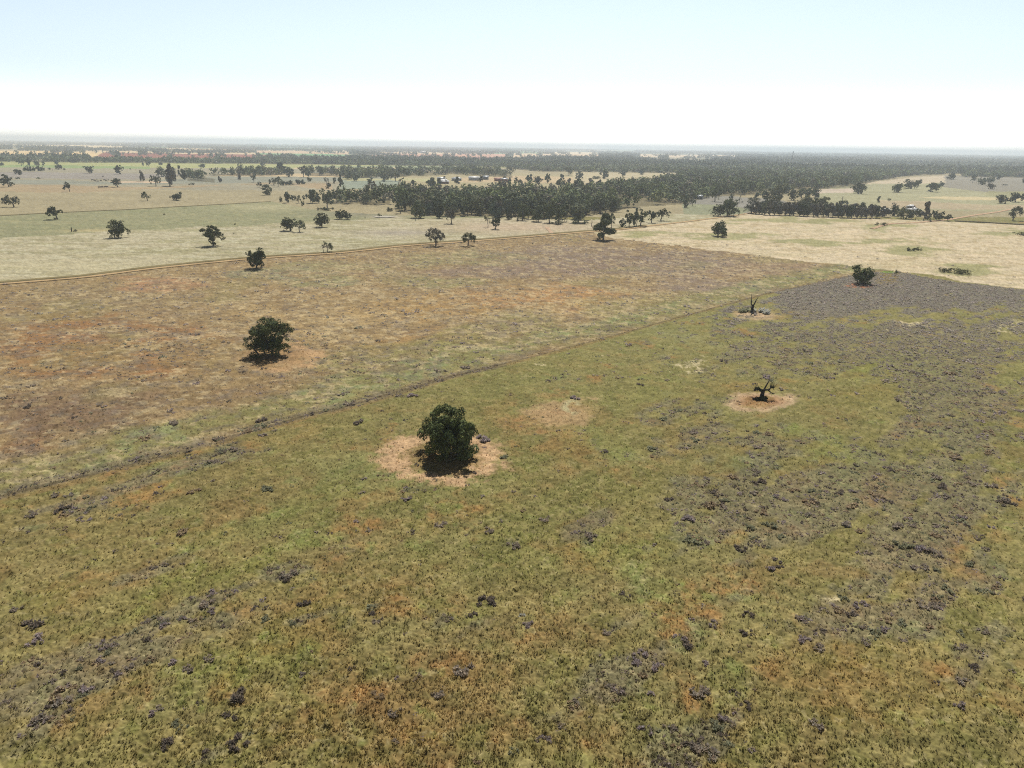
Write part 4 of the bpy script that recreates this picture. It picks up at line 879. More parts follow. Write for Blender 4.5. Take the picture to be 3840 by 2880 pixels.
# planted windbreak of grey she-oaks by the farmhouse
ORD = ["first", "second", "third", "fourth", "fifth", "sixth", "seventh", "eighth", "ninth", "tenth", "eleventh", "twelfth", "thirteenth", "fourteenth", "fifteenth",
       "sixteenth", "seventeenth", "eighteenth", "nineteenth", "twentieth"]
def ordn(i):
    if i < 20: return ORD[i]
    return {2: "twenty-", 3: "thirty-", 4: "forty-"}[(i + 1) // 10] + ORD[(i + 1) % 10 - 1] if (i + 1) % 10 else {3: "thirtieth", 4: "fortieth", 5: "fiftieth"}[(i + 1) // 10]
rg = np.random.default_rng(5)
wb = [make_tree('casu', 7.4, 9.4, 400 + i, 900, ['dull', 'dark', 'grey'][i % 3], 0, 1, 4) for i in range(4)]
protos = []
nwb = 26
for row, (dyy, nn_) in enumerate([(0, nwb), (-9, 20)]):
    for i in range(nn_):
        px_ = np.interp(i, [0, nn_ - 1], [2832 + row * 30, 3288 - row * 12]) + rg.uniform(-3, 3)
        py_ = np.interp(px_, [2806, 2900, 3100, 3200, 3290], [798, 804, 811, 815, 816]) + dyy + rg.uniform(-1, 1)
        x, y = gp(px_, py_)
        lab = "%s tree from the west in the %s row of the planted grey windbreak" % (ordn(i), "front" if row == 0 else "back")
        grp = "planted windbreak west of the farmhouse"
        sc = rg.uniform(.85, 1.12)
        if row == 0 and i < 4: o = place_tree("tree", lab, "tree", (float(x), float(y), -.3), wb[i], grp, rg.uniform(0, 6), sc); protos.append(o)
        else: o = copy_tree(protos[int(rg.integers(4))], (float(x), float(y), -.3), rg.uniform(0, 6.28), sc, lab, grp)
x, y = gp(2806 + 12, 798); d_ = make_tree('dense', 11, 12.5, 77, 2200, 'dark'); place_tree("tree", "black round tree heading the west end of the planted windbreak", "tree", (float(x), float(y), -.3), d_)

# ------------------------------------------------------------------ woods: the trees that show largest as objects, the rest as one mass
def scatter_woods():
    pts = []
    rng = np.random.default_rng(21)
    for P, spc in WOODS:
        P = np.asarray(P); gx, gy = gp(P[:, 0], P[:, 1])
        x0, x1, y0, y1 = gx.min(), gx.max(), gy.min(), gy.max()
        nx, ny = int((x1 - x0) / spc) + 1, int((y1 - y0) / spc) + 1
        if nx * ny > 600000: f = math.sqrt(nx * ny / 600000); nx, ny = int(nx / f), int(ny / f)
        X, Y = np.meshgrid(np.linspace(x0, x1, nx), np.linspace(y0, y1, ny)); X = X.ravel(); Y = Y.ravel()
        X = X + rng.uniform(-.45, .45, len(X)) * spc; Y = Y + rng.uniform(-.45, .45, len(X)) * spc
        px, py = to_px(X, Y); jw = (fbm(X / 45, Y / 45, 14, 3) - .5) * 90; jh = (fbm(X / 45, Y / 45, 19, 3) - .5) * 16; m = poly(px + jw, py + jh * np.clip((py - hz(px)) / 180, .1, 1), P)
        for Q in CLEAR: m &= ~poly(px + jw, py + jh * .6, Q)
        gap = fbm(X / 38, Y / 38, 88, 3); m &= gap > .40
        pts.append(np.stack([X[m], Y[m], px[m], py[m]], 1))
    p = np.concatenate(pts)
    # sparse singles and trees round the clearings
    return p
wp = scatter_woods()
wr = np.hypot(wp[:, 0], wp[:, 1]); wp = wp[np.argsort(wr)]; wr = np.sort(wr)
inview = (wp[:, 2] > -20) & (wp[:, 2] < 3860)
tp = np.array(TREES)
# keep clear of the hand-placed trees
ok = np.ones(len(wp), bool)
for i in np.nonzero(wr < 1300)[0]:
    dd_ = np.hypot(tp[:, 0] - wp[i, 2], (tp[:, 1] - wp[i, 3]) * 2.2)
    if dd_.min() < 9: ok[i] = False
wp, wr, inview = wp[ok], wr[ok], inview[ok]
N_IND = 80
# what shows largest: nearest in each direction
colw = np.floor(wp[:, 2] / 26).astype(int); seen = {}; ind = []
for i in range(len(wp)):
    if not inview[i] or wr[i] > 1500: continue
    c = colw[i]
    if seen.get(c, 0) < 3: seen[c] = seen.get(c, 0) + 1; ind.append(i)
ind = sorted(ind, key=lambda i: wr[i])[:N_IND]
LAND = [(1545, 792, "the two-tiered gum at the wood's west corner"), (1650, 812, "the deep green tree on its oval shadow"), (1856, 810, "the blackish blue tree"), (1960, 820, "the airy front gum"),
        (2075, 832, "the two gums in black undergrowth"), (2169, 828, "the shrubby silver gum"), (2261, 895, "the huge shaggy gum"), (2400, 845, "the trackside clump"),
        (2480, 824, "the last crooked tree by the track"), (2567, 774, "the wood's eastern tip"), (2680, 752, "the tall gum in lilac pasture"), (2900, 730, "the trees behind the windbreak"),
        (3220, 722, "the squat dark tree on the pale flat"), (3366, 718, "the dome tree on the pale flat"), (1400, 760, "the little wood by the pond"), (1228, 776, "the giant vase-shaped gum")]
wpro = []
PR = [('open', 'mid', 9.5, 11), ('dense', 'mid', 9, 10), ('vase', 'grey', 10, 12), ('casu', 'mid', 7.5, 11), ('open', 'grey', 9, 12), ('dense', 'olive', 10, 10.5), ('casu', 'dull', 7, 10), ('lolly', 'blue', 8, 10.5), ('vase', 'mid', 9, 11), ('dense', 'grey', 10, 11)]
cnt = {}
for k, i in enumerate(ind):
    j = k % len(PR)
    L = min(LAND, key=lambda q: abs(q[0] - wp[i, 2]) + 1.5 * abs(q[1] - wp[i, 3]))
    tone = {'mid': 'green', 'grey': 'grey-green', 'olive': 'olive', 'dull': 'brownish', 'blue': 'bluish', 'dark': 'dark'}[PR[j][1]]
    shape = {'open': 'open-crowned', 'dense': 'full-crowned', 'vase': 'spreading', 'casu': 'slender', 'lolly': 'round-headed'}[PR[j][0]]
    key = (L[2], tone, shape); cnt[key] = cnt.get(key, 0) + 1
    lab = "%s %s %s wood tree out from %s" % (ordn(cnt[key] - 1), shape, tone, L[2])
    loc = (float(wp[i, 0]), float(wp[i, 1]), -.3); grp = "trees of the gum wood beyond the dirt track"
    sc = rg.uniform(.8, 1.2)
    if k < len(PR): o = place_tree("tree", lab, "tree", loc, make_tree(PR[j][0], PR[j][2], PR[j][3], 700 + k, 800, PR[j][1], 0, 1 + (k % 2), 4.5), grp, rg.uniform(0, 6), sc); wpro.append(o)
    else: o = copy_tree(wpro[j], loc, rg.uniform(0, 6.28), sc, lab, grp)
rest = np.ones(len(wp), bool); rest[ind] = False; wq = wp[rest]; wqr = wr[rest]
def mass(name, X, Y, wid, hei, ncard, label, seed, tones=('mid', 'grey', 'mid', 'grey', 'olive', 'dull', 'mid', 'dark'), trunk=True, tint=1.5):
    rng = np.random.default_rng(seed); T = []
    for i in range(6):
        (v, f, c), _ = make_tree(['open', 'dense', 'vase', 'casu', 'dense', 'lolly'][i], 1.0, 1.1, 50 + i, ncard, 'mid', 0, 1, 4)
        # unit trees: sizes in make_tree are clamped for real metres, so rebuild the cards at unit scale
        cc = v.reshape(-1, 4, 3).mean(1, keepdims=True); e = v.reshape(-1, 4, 3) - cc; L = np.linalg.norm(e, axis=2).max(1)
        e = e * (np.minimum(L, math.sqrt(3.4 / ncard) * .62) / (L + 1e-9))[:, None, None]; T.append(((cc + e).reshape(-1, 3), c / alb(*GREENS['mid'])))  # c carries LEAFK already
    pick = rng.integers(0, 6, len(X)); VV, CC = [], []
    tn = np.array([alb(*GREENS[t]) for t in tones])
    for i in range(6):
        m = np.nonzero(pick == i)[0]
        if not len(m): continue
        v, c = T[i]; a = rng.uniform(0, 6.28, len(m)); s = rng.uniform(.55, 1.45, len(m)); ca, sa = np.cos(a), np.sin(a)
        w, h = wid[m] * s, hei[m] * rng.uniform(.6, 1.3, len(m))
        vx = (v[:, 0][None] * ca[:, None] - v[:, 1][None] * sa[:, None]) * w[:, None] + X[m][:, None]
        vy = (v[:, 0][None] * sa[:, None] + v[:, 1][None] * ca[:, None]) * w[:, None] + Y[m][:, None]
        vz = v[:, 2][None] * h[:, None] / 1.1 - .3
        VV.append(np.stack([vx, vy, vz], -1).reshape(-1, 3))
        t = tn[rng.integers(0, len(tones), len(m))] * rng.uniform(.65, 1.25, (len(m), 1)) * tint
        CC.append((c[None] * t[:, None]).reshape(-1, 3))
    V = np.concatenate(VV); f = np.arange(len(V)).reshape(-1, 4)
    o = link(name, mesh_np(name, V, f, np.clip(np.concatenate(CC), .004, .5)), M_WOODS)
    return tag(o, label, None, None, "stuff")
n1 = wqr < 1500; ones = np.ones(len(wq))
mass("woodland", wq[n1, 0], wq[n1, 1], 11 * ones[n1], 11 * ones[n1], 150, "mass of gum woodland crowns beyond the dirt track", 31)
n2 = (wqr >= 1500) & (wqr < 3500) & (wq[:, 2] > -500) & (wq[:, 2] < 4340)
mass("woodland", wq[n2, 0], wq[n2, 1], 12.5 * ones[n2], 9.5 * ones[n2], 60, "distant hazy woodland and windbreak belts", 32)
# far belts of timber between the paddocks
rng = np.random.default_rng(77)
N = 150000
qx = rng.uniform(-500, 4340, N); k0 = 4 + 74 * rng.uniform(0, 1, N) ** 1.25
den = vn(qx / 260, k0 / 5.5, 5) * .6 + vn(qx / 90, k0 / 3.0, 6) * .4
band = np.where(k0 < 12, .38, np.where(k0 < 19, .28, .42))
west = (qx < 1300); band = np.where(west & (k0 > 18), .50, band)
keep = den > band
infield = np.zeros(N, bool)
for P, cc in FAR_FIELDS: infield |= poly(qx, k0 + hz(qx), P)
keep &= ~infield | ((den > .60) & (rng.uniform(0, 1, N) < .10))
rows = (np.abs(k0 - (40 + 2 * np.sin(qx / 90))) < 2.2) & (qx > 290) & (qx < 960)
rows |= (np.abs(k0 - (21 + 1.5 * np.sin(qx / 60))) < 1.3) & (qx < 1000)
rows |= (np.abs(k0 - 64) < 1.0) & (qx > 960) & (qx < 1900)
rows |= (k0 > 42) & (k0 < 48) & (qx > 2880)
rows |= (np.abs(k0 - 31 - 3 * np.sin(qx / 210)) < 1.1) & (qx < 1300) & (vn(qx / 70, k0 * 0, 44) > .4)
rows |= (np.abs(k0 - 55) < 8) & (qx < 1400) & (vn(qx / 22, k0 / 5, 45) > .80)
rows |= (np.abs(k0 - 34) < 10) & (qx > 1350) & (qx < 2900) & (vn(qx / 25, k0 / 3, 46) > .76)
keep |= rows
# thin so that the count follows how much of each distance shows
keep &= rng.uniform(0, 1, N) < np.interp(k0, [4, 12, 20, 40, 78], [.6, .6, .6, .6, .5])
qx, k0 = qx[keep], k0[keep]; X, Y = gp(qx, hz(qx) + k0); D = np.hypot(X, Y); m = D < 14000; X, Y, D = X[m], Y[m], D[m]
wd = np.clip(D / 420, 9, 30) ; hh = np.clip(10 + D / 2500, 10, 13)
mass("woodland", X, Y, wd, hh, 22, "far blue belts of timber toward the horizon", 33, tint=1.25)
print("individual wood trees", len(ind), "mass", n1.sum(), n2.sum(), len(X))

# ------------------------------------------------------------------ grey roly-poly shrubs
SHK = 2.7
def shrub_mesh(seed, n, wide=1.0, hgt=.62, tone=(116, 108, 104)):
    rng = np.random.default_rng(seed)
    # radiating twigs: thin triangles from a low core to a lumpy dome
    k = 8; lob = np.stack([rng.uniform(-.5, .5, k), rng.uniform(-.38, .38, k), rng.uniform(0, .06, k)], 1); li = rng.integers(0, k, n)
    d = rng.normal(size=(n, 3)); d[:, 2] = np.abs(d[:, 2]) * .9 + .02; d /= np.linalg.norm(d, axis=1, keepdims=True)
    R = rng.uniform(.12, .34, n) * rng.uniform(.7, 1.1, k)[li]
    a = lob[li] + d * R[:, None] * rng.uniform(.1, .45, (n, 1)); b = lob[li] + d * R[:, None] * rng.uniform(.8, 1.1, (n, 1))
    b[:, 2] *= hgt * 2.2 / 1.0; a[:, 2] *= hgt * 1.6
    t = np.cross(d, np.array([0, 0, 1.]) + rng.normal(size=(n, 3)) * .45); t /= np.linalg.norm(t, axis=1, keepdims=True)
    w = rng.uniform(.02, .045, (n, 1)) * (900 / n) ** .5
    m = (a + b) / 2 + rng.normal(size=(n, 3)) * .02
    v = np.stack([a, m - t * w, b, m + t * w], 1).reshape(-1, 3) * wide
    f = np.arange(len(v)).reshape(-1, 4)
    c = alb(*tone) * SHK * rng.uniform(.7, 1.3, (n, 1)); c = c * (1 + rng.uniform(-.08, .08, (n, 1)) * np.array([[1, 0, -1]]))
    return v, f, np.repeat(np.clip(c, .004, .6), 4, 0)
rng = np.random.default_rng(8)
# candidate positions on a jittered lattice over everything within 420 m
g = 0.62
M = 1100000
rr = np.sqrt(rng.uniform(34 ** 2, 430 ** 2, M)); aa = np.radians(rng.uniform(-47, 47, M))
SX, SY = rr * np.sin(aa), rr * np.cos(aa)
_, sden, _ = ground(SX, SY)
# real number per square metre follows the density map
area = (430 ** 2 - 34 ** 2) * math.radians(94) / 2
keep = rng.uniform(0, 1, M) < sden * 1.25 * area / M
SX, SY, sden = SX[keep], SY[keep], sden[keep]
sp = to_px(SX, SY)
size = rng.lognormal(math.log(.50), .42, len(SX)) * np.where(sden < .12, 1.1, 1.0); size = np.clip(size, .3, 1.7)
ca_, sa_ = math.cos(ROWDIR), math.sin(ROWDIR)
pxs = size / ((SY * AX_F[1] - CAM_H * AX_F[2]) / F_PX)
vis = (sp[0] > 5) & (sp[0] < 3835) & (sp[1] < 2872)
order = np.argsort(-np.where(vis, pxs, 0)); 
# hand-placed shrubs that stand out in the photo
HAND = [(1828, 2250, 52, 'dark', "big dark ball shrub at mid-foreground, east of the rusty grass"), (1766, 2302, 34, 'dark', "smaller dark shrub a step down-left of the big dark ball shrub"),
        (1985, 2337, 34, 'mauve', "mauve ball shrub standing alone, lowest of the isolated trio"), (1956, 2302, 22, 'pale', "small pale shrub between the dark and the mauve ball shrubs"),
        (1142, 2258, 36, 'dark', "dark round shrub on bright green grass left of centre"), (1396, 2302, 28, 'dark', "small dark shrub between two pale twiggy ones, left of centre"),
        (2040, 2770, 40, 'mauve', "mauve shrub at the bottom, east of the rusty bank"), (1914, 2812, 40, 'grey', "grey-green shrub near the bottom edge, on olive grass"),
        (2578, 2410, 44, 'dark', "dark shrub at the head of the diagonal shrub rows"), (2774, 2054, 36, 'dark', "dark shrub on bright green grass where the shrub field begins"),
        (2896, 2126, 34, 'mauve', "mauve shrub beside the orange grass strip"), (620, 2790, 50, 'dark', "dark shrub near the bottom edge in the western rows"),
        (2810, 2300, 32, 'dark', "dark reddish shrub under the edge of the shrub field"), (2924, 2120, 22, 'dark', "dark lower neighbour of the mauve shrub by the orange strip"),
        (900, 2600, 60, 'dark', "long dark shrub clump in the western foreground rows"), (885, 2780, 56, 'dark', "wide dark shrub clump near the bottom, western half"),
        (3195, 2300, 36, 'dark', "dark shrub on the orange-brown grass, eastern foreground"), (3660, 2505, 40, 'dark', "green-grey shrub in the eastern foreground, near the picture edge"),
        (2805, 2640, 34, 'dark', "small black-based shrub below the eastern shrub field"), (860, 2680, 44, 'dark', "dark low shrub above the wide dark clump, western half"),
        (1548, 1482, 30, 'mauve', "mauve shrub lying on the old fence line"), (2158, 1490, 26, 'mauve', "mauve shrub on top of the bare earth mound"),
        (1775, 1768, 20, 'dark', "dark shrub on the southern rim of the bare ring round the big willowy tree"), (1890, 1710, 26, 'grey', "grey-green shrub east of the bare ring round the big willowy tree"),
        (1810, 1645, 40, 'mauve', "grey dead shrub on the east rim of the bare ring"), (2400, 1440, 22, 'dark', "dark shrub between the earth mound and the pale straw patches"),
        (2790, 1167, 38, 'grey', "green low bush at the foot of the bare forked snag"), (2856, 1168, 50, 'pale', "pile of grey dead twigs east of the bare forked snag")]
tones = {'dark': (92, 84, 76), 'mauve': (122, 112, 110), 'pale': (156, 152, 136), 'grey': (108, 108, 88), 'tan': (126, 112, 92), 'ash': (118, 109, 98)}
SM = {}
def sm(tone, k, n=420):
    key = (tone, k, n)
    if key not in SM: SM[key] = mesh_np("shrub", *shrub_mesh(hash(key[1]) % 97 + 13 * list(tones).index(tone), n, 1., .52, tones[tone])); SM[key].materials.append(M_SHRUB)
    return SM[key]
for k, (hx, hy, w, tone, lab) in enumerate(HAND):
    x, y = gp(hx, hy); m = m_per_px(hx, hy); s = w * m * 1.15
    o = bpy.data.objects.new("shrub", sm(tone, k % 3, 700)); COL.objects.link(o); o.location = (float(x), float(y), -.28); o.scale = (s, s, s * 1.0); o.rotation_euler.z = k
    tag(o, lab, "shrub")
SLAND = [(1672, 1640, "the big willowy tree"), (1014, 1300, "the many-trunked rounded tree"), (2868, 1490, "the low burnt tree"), (2818, 1168, "the bare forked snag"), (2115, 1530, "the bare earth mound"),
         (1828, 2250, "the big dark ball shrub"), (2578, 2410, "the shrub heading the diagonal rows"), (1142, 2258, "the round shrub on bright grass"), (900, 2600, "the long dark shrub clump"),
         (620, 2790, "the bottom shrub of the western rows"), (2774, 2054, "the shrub on bright grass beside the shrub field"), (3195, 2300, "the shrub on orange-brown grass"), (3660, 2505, "the green-grey eastern shrub"),
         (0, 2880, "the bottom western corner"), (3840, 2880, "the bottom eastern corner"), (0, 2200, "the western picture edge"), (3840, 2000, "the eastern picture edge"), (2350, 2870, "the middle of the bottom edge"), (1300, 2870, "the rusty bank at the bottom"), (2040, 2770, "the bottom mauve shrub"), (3200, 2750, "the eastern bottom grass")]
ind = [int(i) for i in order[:320] if vis[i] and min(abs(sp[0][i] - h[0]) + abs(sp[1][i] - h[1]) for h in HAND) > 22][:268]
cells = {}
for i in ind:
    L = min(SLAND, key=lambda q: math.hypot(q[0] - sp[0][i], 1.2 * (q[1] - sp[1][i])))
    dx_, dy_ = sp[0][i] - L[0], sp[1][i] - L[1]
    side = ("above" if dy_ < 0 else "below") if abs(dy_) > abs(dx_) else ("west of" if dx_ < 0 else "east of")
    tone = ['ash', 'tan', 'mauve', 'dark', 'ash', 'grey'][int(_h(np.array([i]), np.array([3]), 4)[0] * 5.99)]
    cells.setdefault((L[2], side, tone), []).append((math.hypot(dx_, dy_), i))
TW = {'ash': 'ash grey', 'tan': 'tan-grey', 'mauve': 'mauve', 'dark': 'dark', 'grey': 'grey-green'}
for (ln, side, tone), lst in cells.items():
    for q, (_, i) in enumerate(sorted(lst)):
        o = bpy.data.objects.new("shrub", sm(tone, i % 3)); COL.objects.link(o)
        s = float(size[i]) * 1.15
        o.location = (float(SX[i]), float(SY[i]), -.28); o.rotation_euler.z = float(i); o.scale = (s * 1.1, s, s * rng.uniform(.8, 1.1))
        tag(o, "%s %s shrub %s %s" % (ordn(q), TW[tone], side, ln), "shrub", "dry grey shrubs of the near paddock")
rest = np.ones(len(SX), bool); rest[ind] = False
SX2, SY2, s2 = SX[rest], SY[rest], size[rest] * 1.12
def merge_small(name, X, Y, S, nper, label, cols, seed, hz_=.50, z0=-.28):
    rng = np.random.default_rng(seed); v, f, c = shrub_mesh(seed, nper, 1., hz_, (255, 255, 255)); c = c / alb(255, 255, 255)
    P = []
    for i in range(4):
        P.append(shrub_mesh(seed + i, nper, 1., hz_))
    pick = rng.integers(0, 4, len(X)); VV, CC = [], []
    for i in range(4):
        m = np.nonzero(pick == i)[0]; v = P[i][0]; c = P[i][2] / alb(116, 108, 104)
        a = rng.uniform(0, 6.28, len(m)); ca, sa = np.cos(a)[:, None], np.sin(a)[:, None]; s = S[m][:, None]
        VV.append(np.stack([(v[:, 0] * ca - v[:, 1] * sa) * s + X[m][:, None], (v[:, 0] * sa + v[:, 1] * ca) * s + Y[m][:, None], v[:, 2] * s + z0], -1).reshape(-1, 3))
        CC.append((c[None] * cols[m][:, None]).reshape(-1, 3))
    V = np.concatenate(VV)
    o = link(name, mesh_np(name, V, np.arange(len(V)).reshape(-1, 4), np.clip(np.concatenate(CC), .004, .6)), M_HERB); return tag(o, label, None, None, "stuff")
tc = np.array([alb(*tones[k]) for k in ('ash', 'tan', 'mauve', 'ash', 'grey', 'dark')])
d2 = np.hypot(SX2, SY2); cc = tc[rng.integers(0, 6, len(SX2))]
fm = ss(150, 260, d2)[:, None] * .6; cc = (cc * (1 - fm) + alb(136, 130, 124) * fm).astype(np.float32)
n_ = d2 < 150
merge_small("shrubbery", SX2[n_], SY2[n_], s2[n_], 110, "countless small grey shrubs scattered through the near grass", cc[n_], 5)
merge_small("shrubbery", SX2[~n_], SY2[~n_], s2[~n_] * 1.1, 30, "haze of lilac-grey shrubs on the far side of the near paddock", cc[~n_], 6)
print("shrubs", len(SX), len(ind), n_.sum())

# grass tussocks of the near ground
M = 130000
t_ = rng.uniform(0, 1, M); r0, r1 = 36., 330.
rr = 1 / (1 / r0 + t_ * (1 / r1 - 1 / r0))
aa = np.radians(rng.uniform(-48, 48, M)); GX, GY = rr * np.sin(aa), rr * np.cos(aa)
gc, gd, soft = ground(GX, GY)
keep = soft & (vn(GX / .62, GY / .62, 101) > .3)
GX, GY, gc, rr = GX[keep], GY[keep], gc[keep], rr[keep]
n = len(GX); nb = 5
S = rng.uniform(.05, .14, n) * np.interp(rr, [40, 330], [1, 1.5])
ang = rng.uniform(0, 6.28, (n, nb)); tilt = rng.uniform(.2, 1.0, (n, nb)); L = S[:, None] * rng.uniform(.8, 1.6, (n, nb))
bx = GX[:, None] + np.cos(ang) * S[:, None] * .3; by = GY[:, None] + np.sin(ang) * S[:, None] * .3
l1 = 1 - np.abs(2 * vn(GX / .62, GY / .62, 101) - 1)
bz = np.broadcast_to((height(GX, GY) - .03)[:, None], bx.shape)
wx_, wy_ = -np.sin(ang) * S[:, None] * .42, np.cos(ang) * S[:, None] * .42
tx_, ty_, tz_ = bx + np.cos(ang) * L * np.sin(tilt), by + np.sin(ang) * L * np.sin(tilt), bz + L * np.cos(tilt) + .1
V = np.stack([np.stack([bx - wx_, by - wy_, bz], -1), np.stack([bx + wx_, by + wy_, bz], -1), np.stack([tx_, ty_, tz_], -1)], 2).reshape(-1, 3)
cj = gc[:, None] * rng.uniform(.95, 1.75, (n, nb, 1)); straw = rng.uniform(0, 1, (n, nb, 1)) < .10
cj = np.where(straw, cj * .5 + alb(206, 190, 146) * .5, cj)
cc = np.repeat(np.clip(cj, .004, .7).reshape(-1, 3), 3, 0)
tag(link("grass", mesh_np("grass", V, np.arange(len(V)).reshape(-1, 3), cc), M_HERB), "tufts of mixed green, straw and rust coloured grass", None, None, "stuff")

# ------------------------------------------------------------------ dead trees
def local(bx, by, x0, y0, zoom):
    """photo crop coordinates -> metres (x across, z up) about the foot"""
    m = m_per_px(bx, by); el = math.atan(CAM_H / np.hypot(*gp(bx, by)))
    return lambda u, v, dep=0.0: np.array([(x0 + u / zoom - bx) * m, dep, (by - (y0 + v / zoom)) * m / math.cos(el) ])
def dead_tree(label, bx, by, trunk, limbs, mat=M_CHAR):
    x, y = gp(bx, by); r = thing("dead_tree", label, "dead tree", (float(x), float(y), -.35))
    v, f = tubes(trunk); link("trunk", mesh_np("trunk", v, f, None, True), mat, r)
    for lm in limbs: v, f = tubes(lm); link("branch", mesh_np("branch", v, f, None, True), mat, r)
    return r
rng = np.random.default_rng(4)
L = local(2858, 1491, 2600, 1350, 4.608)
def twigs(P, n, ln, r): return [limb(P[rng.integers(1, len(P))], P[rng.integers(1, len(P))] + rng.normal(size=3) * ln, r, r * .3, rng, 4, .12) for _ in range(n)]
A_ = [L(1190, 690), L(1185, 600, .1), L(1190, 500), ]
B1 = [L(1190, 510), L(1225, 450, .2), L(1250, 380, .1), L(1285, 318, .2)]
B2 = [L(1200, 490), L(1290, 475, -.3), L(1305, 430, -.2), L(1312, 372)]
B3 = [L(1180, 500), L(1120, 475, .3), L(1060, 490, .2), L(1040, 505)]
B4 = [L(1200, 640), L(1100, 640, -.5), L(1030, 655, -.8), L(995, 600, -1.)]
B5 = [L(1290, 478), L(1345, 450, .4), L(1385, 435, .6)]; B6 = [L(1270, 490), L(1320, 525, -.5), L(1365, 535, -.7)]
dt = dead_tree("low burnt dead tree with two spikes, standing in a bare pink oval", 2858, 1491, [(A_, [.55, .46, .38], 7)],
    [[(B1, [.22, .16, .13, .04], 6)] + twigs(B1, 4, .35, .04), [(B2, [.22, .17, .13, .05], 5)] + twigs(B2, 10, .45, .045), [(B3, [.26, .2, .15, .08], 5)] + twigs(B3, 22, .5, .05),
     [(B4, [.28, .22, .16, .08], 5)] + twigs(B4, 22, .5, .05), [(B5, [.13, .1, .05], 4)] + twigs(B5, 16, .45, .04), [(B6, [.13, .1, .05], 4)] + twigs(B6, 14, .4, .04)])
def tuft(parent, p, rx, rz, n, tone, seed, name="leaves"):
    g = np.random.default_rng(seed); d = g.normal(size=(n, 3)); d /= np.linalg.norm(d, axis=1, keepdims=True)
    c = np.asarray(p) + d * g.uniform(.3, 1, (n, 1)) ** .5 * np.array([rx, rx * .7, rz]); c[:, 2] = np.maximum(c[:, 2], .05)
    v, f = cards(c, d + g.normal(size=(n, 3)) * .4, g.uniform(.06, .13, n), 1.4, g)
    link(name, mesh_np(name, v, f, np.repeat(alb(*GREENS[tone]) * g.uniform(.6, 1.3, (n, 1)), 4, 0)), M_LEAF, parent)
tuft(dt, L(1090, 475, .2), .65, .35, 420, 'dark', 1); tuft(dt, L(1160, 500), .5, .3, 240, 'dark', 2); tuft(dt, L(1350, 450, .3), .5, .2, 120, 'dark', 6)
o = thing("bush", "black-green low bush under the burnt dead tree", "bush", tuple(float(q) for q in (gp(2862, 1496)[0], gp(2862, 1496)[1], -.35)))
tuft(o, (0, 0, .45), 1.0, .6, 700, 'dark', 3, "foliage"); tuft(o, (-1.2, .1, .35), .8, .3, 300, 'dark', 4, "foliage")
L = local(2819, 1168.5, 2640, 1000, 4.608)
T1 = [L(825, 778), L(828, 720, .05), L(830, 652)]; C1 = [L(826, 655), L(800, 625), L(797, 580), L(790, 540), L(790, 455)]
C2 = [L(835, 652), L(855, 625), L(872, 570), L(905, 512)]; C3 = [L(835, 660), L(875, 680, .2), L(890, 700, .3)]; C4 = [L(832, 700), L(870, 735, .2), L(920, 760, .4)]
dead_tree("bare forked snag, blackened trunk with two upright horns, by the old fence line", 2819, 1168.5, [(T1, [.55, .45, .42], 7)],
    [[(C1, [.28, .22, .18, .11, .05], 5)] + twigs(C1[:3], 4, .4, .04), [(C2, [.28, .22, .15, .06], 5)] + twigs(C2, 4, .4, .04), [(C3, [.07, .05, .03], 4)] + twigs(C3, 3, .3, .03), [(C4, [.1, .07, .03], 4)] + twigs(C4, 6, .4, .03)])
def pole(label, bx, by, pt, r, spread, mat=M_DEAD):
    H = float(height_at(bx, by, pt)); x, y = gp(bx, by); o = thing("dead_tree", label, "dead tree", (float(x), float(y), -.35))
    P = limb((0, 0, 0), (H * .06, 0, H), r, r * .3, rng, 6, .02); v, f = tubes([P]); link("trunk", mesh_np("trunk", v, f), mat, o)
    for _ in range(4):
        a = P[0][rng.integers(2, 5)]; v, f = tubes([limb(a, a + np.array([rng.uniform(-1, 1) * spread, rng.uniform(-1, 1) * spread, rng.uniform(.3, 1) * spread]), r * .4, r * .15, rng)]); link("branch", mesh_np("branch", v, f), mat, o)
pole("burnt dead pole in the green field beside a dark clump", 268.5, 866, 849, .35, 1.0, M_CHAR)
pole("spike of dead wood above the wide low tree behind the windbreak", 3154.5, 768, 734, .5, 1.2)
pole("slim dead tree at the front of the wood behind the huge shaggy gum", 2218, 846, 818, .22, 2.0)
pole("dead thin tree beside the conical bushy tree in the west", 197, 640, 628, .2, 1.0)
pole("bare dead tree on the far yellow-green strip, black base", 338.5, 612, 604, .3, 2.0, M_CHAR)

